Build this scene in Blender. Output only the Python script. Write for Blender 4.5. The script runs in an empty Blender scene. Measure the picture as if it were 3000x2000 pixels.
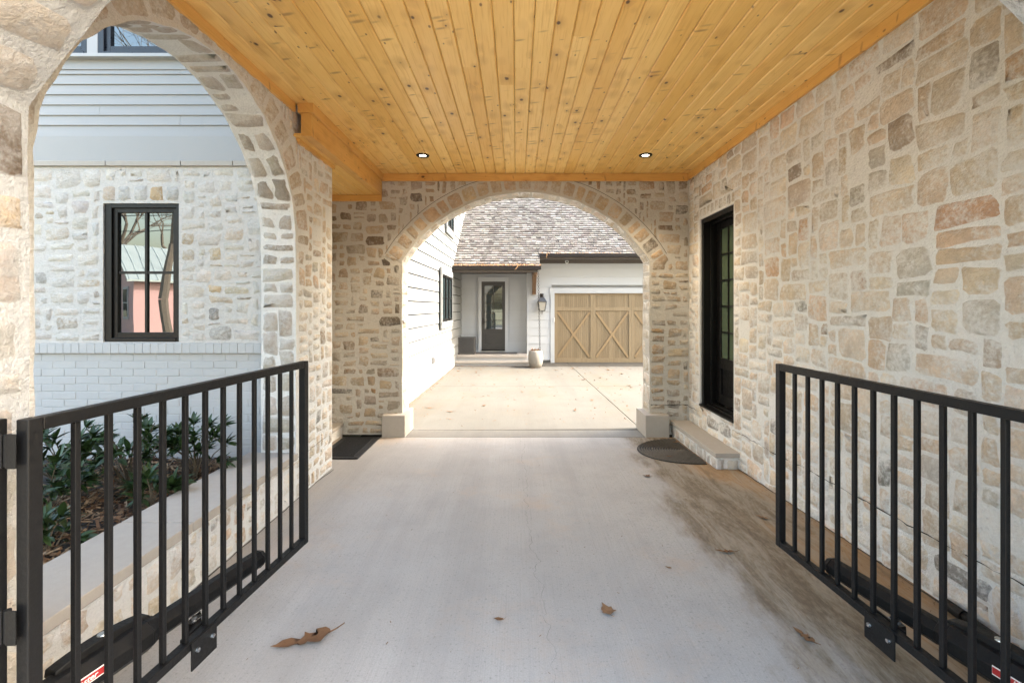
import bpy, bmesh, math, random
from mathutils import Vector, Matrix, noise as mnoise

# ------------------------------------------------------------------ camera, light
S = bpy.context.scene
COL = S.collection
cam_d = bpy.data.cameras.new('camera'); cam = bpy.data.objects.new('camera', cam_d); COL.objects.link(cam)
cam.location = (0, 0, 1.6); cam.rotation_euler = (math.radians(90), 0, 0)
cam_d.lens = 16.0; cam_d.sensor_width = 36; cam_d.shift_x = -0.00425; cam_d.shift_y = -0.0332
cam_d.clip_start = 0.05; cam_d.clip_end = 1500
S.camera = cam

SUN_EL = math.radians(40)
sun_dir = Vector((math.cos(SUN_EL), 0.025, math.sin(SUN_EL))).normalized()
SUN_ROT = math.atan2(sun_dir.x, sun_dir.y)
w = bpy.data.worlds.new("World"); S.world = w; w.use_nodes = True
nt = w.node_tree; nt.nodes.clear()
sky = nt.nodes.new('ShaderNodeTexSky'); sky.sky_type = 'NISHITA'; sky.sun_disc = False
sky.sun_elevation = SUN_EL; sky.sun_rotation = SUN_ROT; sky.altitude = 100; sky.air_density = 1.7; sky.dust_density = 5.5
bg = nt.nodes.new('ShaderNodeBackground'); bg.inputs[1].default_value = 0.15
wo = nt.nodes.new('ShaderNodeOutputWorld')
nt.links.new(sky.outputs[0], bg.inputs[0]); nt.links.new(bg.outputs[0], wo.inputs[0])
sd = bpy.data.lights.new('sun', 'SUN'); sd.energy = 2.0; sd.angle = math.radians(0.5); sd.color = (1.0, 0.975, 0.94)
so = bpy.data.objects.new('sun', sd); COL.objects.link(so); so.location = (20, 0, 20)
so.rotation_euler = sun_dir.to_track_quat('Z', 'Y').to_euler()
S.view_settings.view_transform = 'Standard'; S.view_settings.look = 'None'
S.view_settings.gamma = 1.0; S.view_settings.exposure = 3.08; S.view_settings.use_curve_mapping = False
S.cycles.max_bounces = 10; S.cycles.diffuse_bounces = 8; S.cycles.glossy_bounces = 4

R = random.Random(11)
PI = math.pi

# ------------------------------------------------------------------ helpers
def tag(o, label=None, cat=None, group=None, kind=None):
    if label: o['label'] = label
    if cat: o['category'] = cat
    if group: o['group'] = group
    if kind: o['kind'] = kind
    return o

def wloc(o):
    v = Vector((0, 0, 0))
    while o is not None:
        v = v + Vector(o.location); o = o.parent
    return v

def empty(name, loc, label=None, cat=None, group=None):
    o = bpy.data.objects.new(name, None); COL.objects.link(o); o.location = loc
    o.empty_display_size = 0.1
    return tag(o, label, cat, group)

class MB:
    def __init__(s): s.v = []; s.f = []
    def add(s, V, F):
        n = len(s.v); s.v += [tuple(p) for p in V]; s.f += [tuple(i + n for i in f) for f in F]; return s
    def box(s, x0, x1, y0, y1, z0, z1):
        return s.add([(x0,y0,z0),(x1,y0,z0),(x1,y1,z0),(x0,y1,z0),(x0,y0,z1),(x1,y0,z1),(x1,y1,z1),(x0,y1,z1)],
            [(0,3,2,1),(4,5,6,7),(0,1,5,4),(1,2,6,5),(2,3,7,6),(3,0,4,7)])
    def bar(s, a, b, wd, ht, up=(0,0,1)):
        a = Vector(a); b = Vector(b); d = (b-a).normalized(); up = Vector(up)
        if abs(d.dot(up)) > 0.98: up = Vector((0,1,0))
        sx = d.cross(up).normalized(); uz = sx.cross(d)
        V = []
        for p in (a, b):
            for (i, j) in ((-1,-1),(1,-1),(1,1),(-1,1)):
                V.append(p + sx*i*wd/2 + uz*j*ht/2)
        return s.add(V, [(0,1,2,3),(7,6,5,4),(0,4,5,1),(1,5,6,2),(2,6,7,3),(3,7,4,0)])
    def cyl(s, a, b, r0, r1=None, n=10, caps=True, rot=0.0):
        if r1 is None: r1 = r0
        a = Vector(a); b = Vector(b); d = (b-a).normalized()
        up = Vector((0,0,1)) if abs(d.z) < 0.98 else Vector((0,1,0))
        sx = d.cross(up).normalized(); uz = sx.cross(d)
        V = []
        for p, r in ((a, r0), (b, r1)):
            for i in range(n):
                t = 2*PI*i/n + rot
                V.append(p + sx*math.cos(t)*r + uz*math.sin(t)*r)
        F = [(i, (i+1) % n, n+(i+1) % n, n+i) for i in range(n)]
        if caps: F += [tuple(range(n-1, -1, -1)), tuple(range(n, 2*n))]
        return s.add(V, F)
    def tube(s, pts, rad, n=6):
        for i in range(len(pts)-1):
            s.cyl(pts[i], pts[i+1], rad[i], rad[i+1], n, caps=(i in (0, len(pts)-2)))
        return s
    def lathe(s, c, prof, n=24):
        V = []; F = []
        for (r, z) in prof:
            for i in range(n):
                t = 2*PI*i/n; V.append((c[0]+r*math.cos(t), c[1]+r*math.sin(t), c[2]+z))
        for k in range(len(prof)-1):
            for i in range(n):
                j = (i+1) % n; F.append((k*n+i, k*n+j, (k+1)*n+j, (k+1)*n+i))
        F.append(tuple(range(n-1, -1, -1))); m = (len(prof)-1)*n; F.append(tuple(range(m, m+n)))
        return s.add(V, F)
    def prism(s, poly, fr):
        """poly of 2D points, fr(u,v,d)->xyz for d 0 and 1"""
        n = len(poly)
        V = [fr(p[0], p[1], 0) for p in poly] + [fr(p[0], p[1], 1) for p in poly]
        F = [tuple(range(n)), tuple(range(2*n-1, n-1, -1))]
        F += [(i, n+i, n+(i+1) % n, (i+1) % n) for i in range(n)]
        return s.add(V, F)

def obj(name, mb, mat, parent=None, smooth=False, bevel=0, origin=None, attrs=None, fix=True, label=None, auto=None):
    V = [Vector(p) for p in mb.v]
    if origin is None:
        lo = [min(p[i] for p in V) for i in range(3)]; hi = [max(p[i] for p in V) for i in range(3)]
        origin = Vector(((lo[0]+hi[0])/2, (lo[1]+hi[1])/2, (lo[2]+hi[2])/2 if parent is not None else lo[2]))
    origin = Vector(origin)
    me = bpy.data.meshes.new(name)
    me.from_pydata([tuple(p-origin) for p in V], [], mb.f)
    if fix:
        bm = bmesh.new(); bm.from_mesh(me); bmesh.ops.recalc_face_normals(bm, faces=bm.faces); bm.to_mesh(me); bm.free()
    if smooth:
        me.polygons.foreach_set('use_smooth', [True]*len(me.polygons))
    if attrs:
        for k, vals in attrs.items():
            if isinstance(vals[0], (tuple, list)):
                a = me.attributes.new(k, 'FLOAT_COLOR', 'POINT'); a.data.foreach_set('color', [c for q in vals for c in q])
            else:
                a = me.attributes.new(k, 'FLOAT', 'POINT'); a.data.foreach_set('value', vals)
    me.materials.append(mat)
    o = bpy.data.objects.new(name, me); COL.objects.link(o)
    if parent is not None:
        o.parent = parent; o.location = origin - wloc(parent)
    else: o.location = origin
    if bevel:
        md = o.modifiers.new('bevel', 'BEVEL'); md.width = bevel; md.segments = 2; md.limit_method = 'ANGLE'; md.angle_limit = math.radians(40)
        md.harden_normals = False
    if label: o['label'] = label
    return o

def copy_tree(o, parent=None, dloc=None):
    c = o.copy(); COL.objects.link(c)
    if parent is not None: c.parent = parent
    for ch in list(o.children): copy_tree(ch, c)
    return c

# ------------------------------------------------------------------ materials
class NT:
    def __init__(s, name):
        s.m = bpy.data.materials.new(name); s.m.use_nodes = True; s.t = s.m.node_tree
        s.b = s.t.nodes['Principled BSDF']; s.out = s.t.nodes['Material Output']
    def n(s, typ, **kw):
        nd = s.t.nodes.new(typ)
        for k, v in kw.items(): setattr(nd, k, v)
        return nd
    def l(s, a, b): s.t.links.new(a, b); return b
    def setin(s, node, i, v):
        if hasattr(v, 'is_output') or isinstance(v, bpy.types.NodeSocket): s.l(v, node.inputs[i])
        else: node.inputs[i].default_value = v
    def pos(s): return s.n('ShaderNodeNewGeometry').outputs['Position']
    def objc(s): return s.n('ShaderNodeTexCoord').outputs['Object']
    def rand(s): return s.n('ShaderNodeObjectInfo').outputs['Random']
    def attr(s, name, out='Color'):
        a = s.n('ShaderNodeAttribute'); a.attribute_name = name; return a.outputs[out]
    def vmul(s, v, k):
        q = s.n('ShaderNodeVectorMath', operation='MULTIPLY'); s.setin(q, 0, v); s.setin(q, 1, k); return q.outputs[0]
    def vadd(s, v, k):
        q = s.n('ShaderNodeVectorMath', operation='ADD'); s.setin(q, 0, v); s.setin(q, 1, k); return q.outputs[0]
    def comb(s, x, y, z):
        q = s.n('ShaderNodeCombineXYZ'); s.setin(q, 0, x); s.setin(q, 1, y); s.setin(q, 2, z); return q.outputs[0]
    def sep(s, v):
        q = s.n('ShaderNodeSeparateXYZ'); s.l(v, q.inputs[0]); return q.outputs
    def noise(s, v, scale, detail=4, rough=0.55, out='Fac', dist=0.0):
        q = s.n('ShaderNodeTexNoise'); s.l(v, q.inputs['Vector']); q.inputs['Scale'].default_value = scale
        q.inputs['Detail'].default_value = detail; q.inputs['Roughness'].default_value = rough; q.inputs['Distortion'].default_value = dist
        return q.outputs[out]
    def vor(s, v, scale, feature='F1', out='Distance', rnd=1.0):
        q = s.n('ShaderNodeTexVoronoi'); q.feature = feature; s.l(v, q.inputs['Vector']); q.inputs['Scale'].default_value = scale
        q.inputs['Randomness'].default_value = rnd
        return q if out is None else q.outputs[out]
    def math(s, op, a, b=0.0, c=0.0, clamp=False):
        q = s.n('ShaderNodeMath', operation=op); q.use_clamp = clamp
        s.setin(q, 0, a); s.setin(q, 1, b); s.setin(q, 2, c); return q.outputs[0]
    def sm(s, v, a, b, lo=0.0, hi=1.0):
        q = s.n('ShaderNodeMapRange'); q.interpolation_type = 'SMOOTHSTEP'; s.setin(q, 0, v)
        q.inputs[1].default_value = a; q.inputs[2].default_value = b; q.inputs[3].default_value = lo; q.inputs[4].default_value = hi
        return q.outputs[0]
    def mix(s, f, a, b, typ='MIX'):
        q = s.n('ShaderNodeMix'); q.data_type = 'RGBA'; q.blend_type = typ
        s.setin(q, 0, f)
        for i, v in ((6, a), (7, b)):
            if isinstance(v, tuple) and len(v) == 3: v = v + (1.0,)
            s.setin(q, i, v)
        return q.outputs[2]
    def ramp(s, v, stops):
        q = s.n('ShaderNodeValToRGB'); s.l(v, q.inputs[0]); e = q.color_ramp.elements
        while len(e) < len(stops): e.new(0.5)
        for i, (p, c) in enumerate(stops): e[i].position = p; e[i].color = c + (1.0,) if len(c) == 3 else c
        return q.outputs[0]
    def bump(s, h, dist=0.005, strength=1.0, prev=None):
        q = s.n('ShaderNodeBump'); q.inputs['Distance'].default_value = dist; q.inputs['Strength'].default_value = strength
        s.l(h, q.inputs['Height'])
        if prev is not None: s.l(prev, q.inputs['Normal'])
        return q.outputs[0]
    def done(s, color=None, rough=0.8, normal=None, metal=0.0, spec=0.5):
        if color is not None:
            if isinstance(color, tuple) and len(color) == 3: color = color + (1.0,)
            s.setin(s.b, s.b.inputs.find('Base Color'), color)
        s.setin(s.b, s.b.inputs.find('Roughness'), rough)
        s.b.inputs['Metallic'].default_value = metal
        s.b.inputs['Specular IOR Level'].default_value = spec
        if normal is not None: s.l(normal, s.b.inputs['Normal'])
        return s.m

def m_mortar(name, base, base2):
    k = NT(name); p = k.pos()
    c = k.mix(k.noise(p, 2.2, 5, 0.6), base, base2)
    c = k.mix(k.sm(k.noise(p, 34, 3), 0.58, 0.75), c, tuple(x*0.86 for x in base2))
    c = k.mix(k.sm(k.noise(p, 70, 4, 0.7), 0.35, 0.7, 0.25, 0), c, tuple(x*0.72 for x in base2))
    h = k.math('ADD', k.math('MULTIPLY', k.noise(p, 20, 7, 0.68), 1.0), k.math('MULTIPLY', k.noise(p, 95, 4, 0.65), 0.45))
    return k.done(c, 0.93, k.bump(h, 0.022, 0.9), spec=0.2)

def m_stone(name, base, base2, smear_lo, smear_hi, cov):
    """stone with lime mortar smeared over its edges; tone and edge come with each stone"""
    k = NT(name); p = k.pos()
    tone = k.attr('tone'); e = k.attr('edge', 'Fac')
    mort = k.mix(k.noise(p, 2.2, 5, 0.6), base, base2)
    mort = k.mix(k.sm(k.noise(p, 34, 3), 0.58, 0.75), mort, tuple(x*0.86 for x in base2))
    n1 = k.noise(p, 9, 6, 0.65); n2 = k.noise(p, 45, 5, 0.6); n3 = k.noise(k.vmul(p, (1, 1, 2.6)), 16, 5, 0.7)
    st = k.mix(k.sm(n1, 0.35, 0.7), k.mix(1.0, tone, (0.80, 0.76, 0.70), 'MULTIPLY'), k.mix(1.0, tone, (1.12, 1.08, 1.02), 'MULTIPLY'))
    st = k.mix(k.sm(n3, 0.6, 0.78, 0, 0.55), st, k.mix(1.0, tone, (0.62, 0.52, 0.42), 'MULTIPLY'))
    st = k.mix(k.sm(n2, 0.60, 0.8, 0, 0.5), st, (0.66, 0.61, 0.54))
    n4 = k.noise(p, 5.5, 3, 0.5)
    ev = k.math('ADD', e, k.math('ADD', k.math('MULTIPLY', k.math('SUBTRACT', n1, 0.5), 1.3), k.math('MULTIPLY', k.math('SUBTRACT', n4, 0.5), 2.2)))
    ed = k.sm(ev, cov, cov+0.40)
    smear = k.sm(k.math('ADD', k.noise(p, 2.4, 6, 0.72), k.math('MULTIPLY', k.math('SUBTRACT', n2, 0.5), 0.6)), 0.36, 0.66, smear_lo, smear_hi)
    f = k.math('MULTIPLY', ed, k.math('SUBTRACT', 1.0, smear))
    col = k.mix(f, mort, st)
    col = k.mix(k.sm(k.noise(p, 70, 4, 0.7), 0.35, 0.7, 0.28, 0), col, k.mix(1.0, col, (0.66, 0.62, 0.57), 'MULTIPLY'))
    h = k.math('ADD', k.math('MULTIPLY', k.noise(k.vmul(p, (1, 1, 1.6)), 17, 8, 0.70), 1.0), k.math('MULTIPLY', k.noise(p, 90, 4, 0.65), 0.4))
    return k.done(col, 0.9, k.bump(h, 0.024, 0.9), spec=0.25)

def m_wood(name, c_lo, c_hi, knot, rough=0.36, axis='Y', knots=True):
    k = NT(name); o = k.objc(); r = k.rand()
    x, y, z = k.sep(o)
    if axis == 'Y': ac, al = k.math('ADD', x, k.math('MULTIPLY', z, 1.0)), y
    elif axis == 'X': ac, al = k.math('ADD', z, k.math('MULTIPLY', y, 1.0)), x
    else: ac, al = k.math('ADD', x, y), z
    off = k.math('MULTIPLY', r, 57.0)
    al = k.math('ADD', al, off)
    vr = k.vor(k.comb(k.math('MULTIPLY', ac, 8.0), k.math('MULTIPLY', al, 5.4), off), 1.0, out=None)
    d = vr.outputs['Distance']; rc = k.sep(vr.outputs['Color'])
    size = k.math('ADD', 0.07, k.math('MULTIPLY', rc[0], 0.10))
    has = k.math('GREATER_THAN', rc[1], 0.10)
    kn = k.math('MULTIPLY', k.math('SUBTRACT', 1.0, k.math('DIVIDE', d, size), clamp=True), has)
    halo = k.math('MULTIPLY', k.math('SUBTRACT', 1.0, k.math('DIVIDE', d, k.math('MULTIPLY', size, 3.6)), clamp=True), has)
    # dark flecks that run across the grain beside the knots
    tilt = k.math('ADD', k.math('MULTIPLY', al, 17.0), k.math('MULTIPLY', ac, 4.0))
    v2 = k.vor(k.comb(k.math('MULTIPLY', ac, 5.2), tilt, k.math('ADD', off, 3.0)), 1.0, out=None)
    r2 = k.sep(v2.outputs['Color'])
    fl = k.sm(k.math('MULTIPLY', k.math('SUBTRACT', 1.0, k.math('DIVIDE', v2.outputs['Distance'], k.math('ADD', 0.12, k.math('MULTIPLY', r2[1], 0.26))), clamp=True), k.math('GREATER_THAN', r2[0], 0.76)), 0.0, 0.75, 0.0, 0.62)
    grainv = k.comb(k.math('ADD', k.math('MULTIPLY', ac, 1.0), k.math('MULTIPLY', halo, 0.012)), k.math('MULTIPLY', al, 0.03), off)
    g1 = k.noise(grainv, 95, 4, 0.6); g2 = k.noise(grainv, 300, 2, 0.5)
    big = k.noise(k.comb(k.math('MULTIPLY', ac, 3.0), k.math('MULTIPLY', al, 0.7), off), 1.6, 3)
    c = k.mix(k.math('ADD', k.math('MULTIPLY', r, 0.85), k.math('MULTIPLY', k.math('SUBTRACT', big, 0.42), 1.3), clamp=True), c_lo, c_hi)
    c = k.mix(k.sm(g1, 0.48, 0.72, 0, 0.42), c, tuple(v*m for v, m in zip(c_lo, (0.74, 0.62, 0.48))))
    c = k.mix(k.sm(g2, 0.55, 0.8, 0, 0.2), c, tuple(v*0.7 for v in c_lo))
    if knots:
        c = k.mix(fl, c, tuple(v*2.2 for v in knot))
        c = k.mix(k.math('MULTIPLY', halo, 0.55), c, tuple(v*m for v, m in zip(c_lo, (0.62, 0.5, 0.42))))
        c = k.mix(k.sm(kn, 0.1, 0.55), c, knot)
        v3 = k.vor(k.comb(k.math('MULTIPLY', ac, 15.0), k.math('MULTIPLY', al, 8.5), k.math('ADD', off, 9.0)), 1.0, out=None); r3 = k.sep(v3.outputs['Color'])
        k3 = k.math('MULTIPLY', k.math('SUBTRACT', 1.0, k.math('DIVIDE', v3.outputs['Distance'], k.math('ADD', 0.06, k.math('MULTIPLY', r3[1], 0.12))), clamp=True), k.math('GREATER_THAN', r3[0], 0.35))
        c = k.mix(k.sm(k3, 0.0, 0.55, 0, 0.85), c, tuple(v*1.5 for v in knot))
    return k.done(c, k.sm(g1, 0.3, 0.8, rough-0.06, rough+0.12), k.bump(g1, 0.001, 0.5), spec=0.4)

def m_paint(name, col, rough=0.55, grain=0.25, var=0.06):
    k = NT(name); p = k.pos(); r = k.rand()
    c = k.mix(k.math('ADD', k.math('MULTIPLY', r, 0.5), k.math('MULTIPLY', k.noise(p, 1.7, 5, 0.65), 0.5)), col, tuple(x*(1-var*2) for x in col))
    dirt = k.sm(k.noise(k.vmul(p, (1, 1, 0.35)), 7, 6, 0.7), 0.56, 0.85, 0, 0.25)
    c = k.mix(dirt, c, tuple(x*0.72 for x in col))
    h = k.noise(k.vmul(p, (1, 1, 8)), 18, 4, 0.6)
    return k.done(c, rough, k.bump(h, 0.0015, grain))

def m_plain(name, col, rough=0.5, metal=0.0, bump=0.0, bs=60, var=0.25, spec=0.5):
    k = NT(name); p = k.pos()
    c = k.mix(k.noise(p, bs*0.3, 5, 0.65), tuple(x*(1-var) for x in col), tuple(min(1, x*(1+var)) for x in col))
    nrm = k.bump(k.noise(p, bs, 5, 0.6), 0.003, bump) if bump else None
    return k.done(c, k.sm(k.noise(p, bs*0.5, 3), 0.3, 0.7, max(rough-0.08, 0.02), min(1, rough+0.08)), nrm, metal, spec)

def m_glass(name, tint, gloss, spread=0.006):
    k = NT(name)
    gl = k.n('ShaderNodeBsdfGlossy'); gl.inputs['Color'].default_value = (0.93, 0.97, 0.97, 1); gl.inputs['Roughness'].default_value = spread
    df = k.n('ShaderNodeBsdfDiffuse'); df.inputs['Color'].default_value = tint + (1,)
    p = k.pos(); nb = k.bump(k.noise(p, 1.3, 2), 0.004, 0.25); k.l(nb, gl.inputs['Normal'])
    fr = k.n('ShaderNodeFresnel'); fr.inputs['IOR'].default_value = 1.5
    f = k.math('ADD', gloss, k.math('MULTIPLY', fr.outputs[0], 0.8), clamp=True)
    mx = k.n('ShaderNodeMixShader'); k.l(f, mx.inputs[0]); k.l(df.outputs[0], mx.inputs[1]); k.l(gl.outputs[0], mx.inputs[2])
    k.l(mx.outputs[0], k.out.inputs[0])
    return k.m

M1, M2 = (0.80, 0.79, 0.765), (0.73, 0.715, 0.685)
W1, W2 = (0.63, 0.60, 0.565), (0.56, 0.53, 0.495)
MAT = {}
MAT['mortar'] = m_mortar('lime_mortar', M1, M2)
MAT['stone'] = m_stone('limewashed_stone', M1, M2, 0.24, 0.94, 0.24)
MAT['mortar_far'] = m_mortar('lime_mortar_tan', (0.57, 0.54, 0.49), (0.50, 0.465, 0.41))
MAT['stone_far'] = m_stone('bare_rubble_stone', (0.57, 0.54, 0.49), (0.50, 0.465, 0.41), 0.12, 0.80, 0.26)
MAT['mortar_white'] = m_mortar('white_mortar', W1, W2)
MAT['stone_white'] = m_stone('whitewashed_stone', W1, W2, 0.26, 0.93, 0.24)
MAT['wood'] = m_wood('knotty_cedar', (0.76, 0.455, 0.122), (0.88, 0.60, 0.215), (0.11, 0.05, 0.018))
MAT['wood_x'] = m_wood('cedar_trim', (0.62, 0.33, 0.09), (0.69, 0.41, 0.13), (0.12, 0.055, 0.02), axis='X')
MAT['wood_y'] = m_wood('cedar_beam', (0.66, 0.365, 0.10), (0.73, 0.44, 0.145), (0.13, 0.06, 0.02))
MAT['garage_wood'] = m_wood('weathered_garage_cedar', (0.215, 0.158, 0.090), (0.275, 0.207, 0.122), (0.2, 0.12, 0.06), rough=0.6, axis='Z', knots=False)
MAT['brace_wood'] = m_wood('garage_brace_cedar', (0.27, 0.185, 0.095), (0.30, 0.21, 0.112), (0.2, 0.12, 0.06), rough=0.6, axis='Z', knots=False)
MAT['white_paint'] = m_paint('white_siding_paint', (0.50, 0.51, 0.515))
MAT['sun_dimmed_white'] = m_paint('white_siding_paint_sun_dimmed', (0.20, 0.205, 0.203), var=0.04)  # same white siding paint, darkened so full sun does not burn it out
MAT['grey_paint'] = m_paint('pale_grey_siding_paint', (0.31, 0.305, 0.30), var=0.03)
MAT['brick_paint'] = m_plain('white_brick_paint', (0.425, 0.42, 0.415), 0.7, 0, 1.0, 28, 0.06, 0.3)
MAT['brown_trim'] = m_plain('brown_painted_trim', (0.085, 0.068, 0.055), 0.5, 0, 0.2, 40, 0.12)
MAT['bracket_wood'] = m_wood('stained_bracket_wood', (0.16, 0.09, 0.045), (0.22, 0.13, 0.07), (0.06, 0.03, 0.02), axis='Z', knots=False)
MAT['black'] = m_plain('black_powder_coat', (0.0055, 0.0055, 0.006), 0.45, 0.0, 0.25, 160, 0.35, 0.28)
MAT['black_matte'] = m_plain('black_plastic', (0.004, 0.0042, 0.005), 0.55, 0.0, 0.2, 200, 0.25, 0.3)
MAT['black_frame'] = m_plain('black_window_frame', (0.005, 0.0047, 0.0045), 0.38, 0, 0.08, 60, 0.2, 0.25)
MAT['navy_frame'] = m_plain('dark_sash_frame', (0.008, 0.010, 0.016), 0.35, 0, 0.05, 60, 0.2)
MAT['grey_door'] = m_plain('dark_grey_door_paint', (0.040, 0.037, 0.033), 0.45, 0, 0.1, 60, 0.1)
MAT['steel'] = m_plain('zinc_steel', (0.55, 0.56, 0.57), 0.3, 1.0, 0.1, 90, 0.1)
MAT['bronze'] = m_plain('aged_bronze', (0.030, 0.025, 0.022), 0.45, 0.6, 0.1, 90, 0.2)
MAT['limestone'] = m_plain('sawn_limestone', (0.38, 0.345, 0.305), 0.85, 0, 0.5, 70, 0.09, 0.2)
MAT['red_label'] = m_plain('red_print', (0.35, 0.02, 0.02), 0.4, 0, 0, 50, 0.05)
MAT['white_print'] = m_plain('white_print', (0.78, 0.76, 0.74), 0.4, 0, 0, 50, 0.03)
MAT['rubber'] = m_plain('black_rubber', (0.006, 0.0065, 0.008), 0.7, 0, 0.6, 220, 0.4)
MAT['rubber_grey'] = m_plain('dusty_rubber', (0.020, 0.017, 0.014), 0.85, 0, 0.8, 150, 0.45)
MAT['glass'] = m_glass('window_glass', (0.008, 0.010, 0.012), 0.12)
MAT['glass_door'] = m_glass('door_glass_green', (0.085, 0.115, 0.072), 0.08, 0.02)
MAT['glass_far'] = m_glass('porch_door_glass', (0.02, 0.03, 0.033), 0.12, 0.03)
MAT['pot'] = m_plain('cast_stone_pot', (0.22, 0.20, 0.17), 0.85, 0, 0.8, 60, 0.14)
MAT['planter'] = m_plain('lead_grey_planter', (0.07, 0.066, 0.062), 0.7, 0, 0.5, 80, 0.2)
MAT['crack'] = m_plain('dark_crack', (0.05, 0.043, 0.036), 0.95)
MAT['gap'] = m_plain('dark_gap', (0.02, 0.018, 0.016), 0.95)
MAT['pink'] = m_paint('pink_siding', (0.70, 0.43, 0.41))
MAT['tin'] = m_plain('metal_roof', (0.52, 0.58, 0.56), 0.4, 0.3, 0.1, 3, 0.15)
MAT['bark'] = m_plain('tree_bark', (0.17, 0.14, 0.11), 0.9, 0, 0.8, 30, 0.3)
MAT['stem'] = m_plain('shrub_stem', (0.09, 0.07, 0.045), 0.9, 0, 0.4, 60, 0.3)
MAT['asphalt'] = m_plain('asphalt', (0.055, 0.055, 0.057), 0.9, 0, 0.6, 60, 0.2)
MAT['curtain'] = m_plain('pale_curtain', (0.5, 0.5, 0.47), 0.9)
MAT['copper'] = m_plain('weathered_lantern_roof', (0.085, 0.085, 0.088), 0.45, 0.4, 0.1, 50, 0.2)
MAT['lantern_glass'] = m_glass('lantern_glass', (0.36, 0.34, 0.29), 0.06, 0.05)
MAT['white_plastic'] = m_plain('white_plastic', (0.72, 0.72, 0.70), 0.4)

def m_leaf(name, c1, c2, rough=0.4, spec=0.5):
    k = NT(name); r = k.rand(); p = k.objc()
    c = k.mix(r, c1, c2)
    c = k.mix(k.sm(k.noise(p, 40, 4), 0.4, 0.75, 0, 0.5), c, tuple(x*0.55 for x in c1))
    return k.done(c, rough, k.bump(k.noise(p, 120, 3), 0.002, 0.4), spec=spec)
MAT['leaf'] = m_leaf('laurel_leaf', (0.018, 0.038, 0.012), (0.036, 0.070, 0.023), 0.36, 0.3)
MAT['dry_leaf'] = m_leaf('dry_oak_leaf', (0.13, 0.062, 0.028), (0.20, 0.112, 0.056), 0.75, 0.3)
MAT['straw'] = m_leaf('pine_straw', (0.34, 0.17, 0.07), (0.42, 0.25, 0.12), 0.8, 0.2)
def m_mulch():
    k = NT('bark_mulch'); t = k.attr('tone')
    return k.done(t, 0.9, k.bump(k.noise(k.pos(), 90, 4), 0.004, 0.6), spec=0.2)
MAT['mulch'] = m_mulch()
def m_shingle():
    k = NT('cedar_shingle'); t = k.attr('tone'); p = k.pos()
    g = k.noise(k.vmul(p, (14, 1, 1)), 6, 4, 0.6)
    c = k.mix(k.sm(g, 0.42, 0.72, 0, 0.6), t, k.mix(1.0, t, (0.55, 0.48, 0.42), 'MULTIPLY'))
    patch = k.sm(k.noise(p, 1.1, 4, 0.6), 0.5, 0.75, 0, 0.5)
    c = k.mix(patch, c, k.mix(1.0, t, (0.62, 0.58, 0.58), 'MULTIPLY'))
    return k.done(c, 0.9, k.bump(g, 0.004, 0.6), spec=0.2)
MAT['shingle'] = m_shingle()

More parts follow.
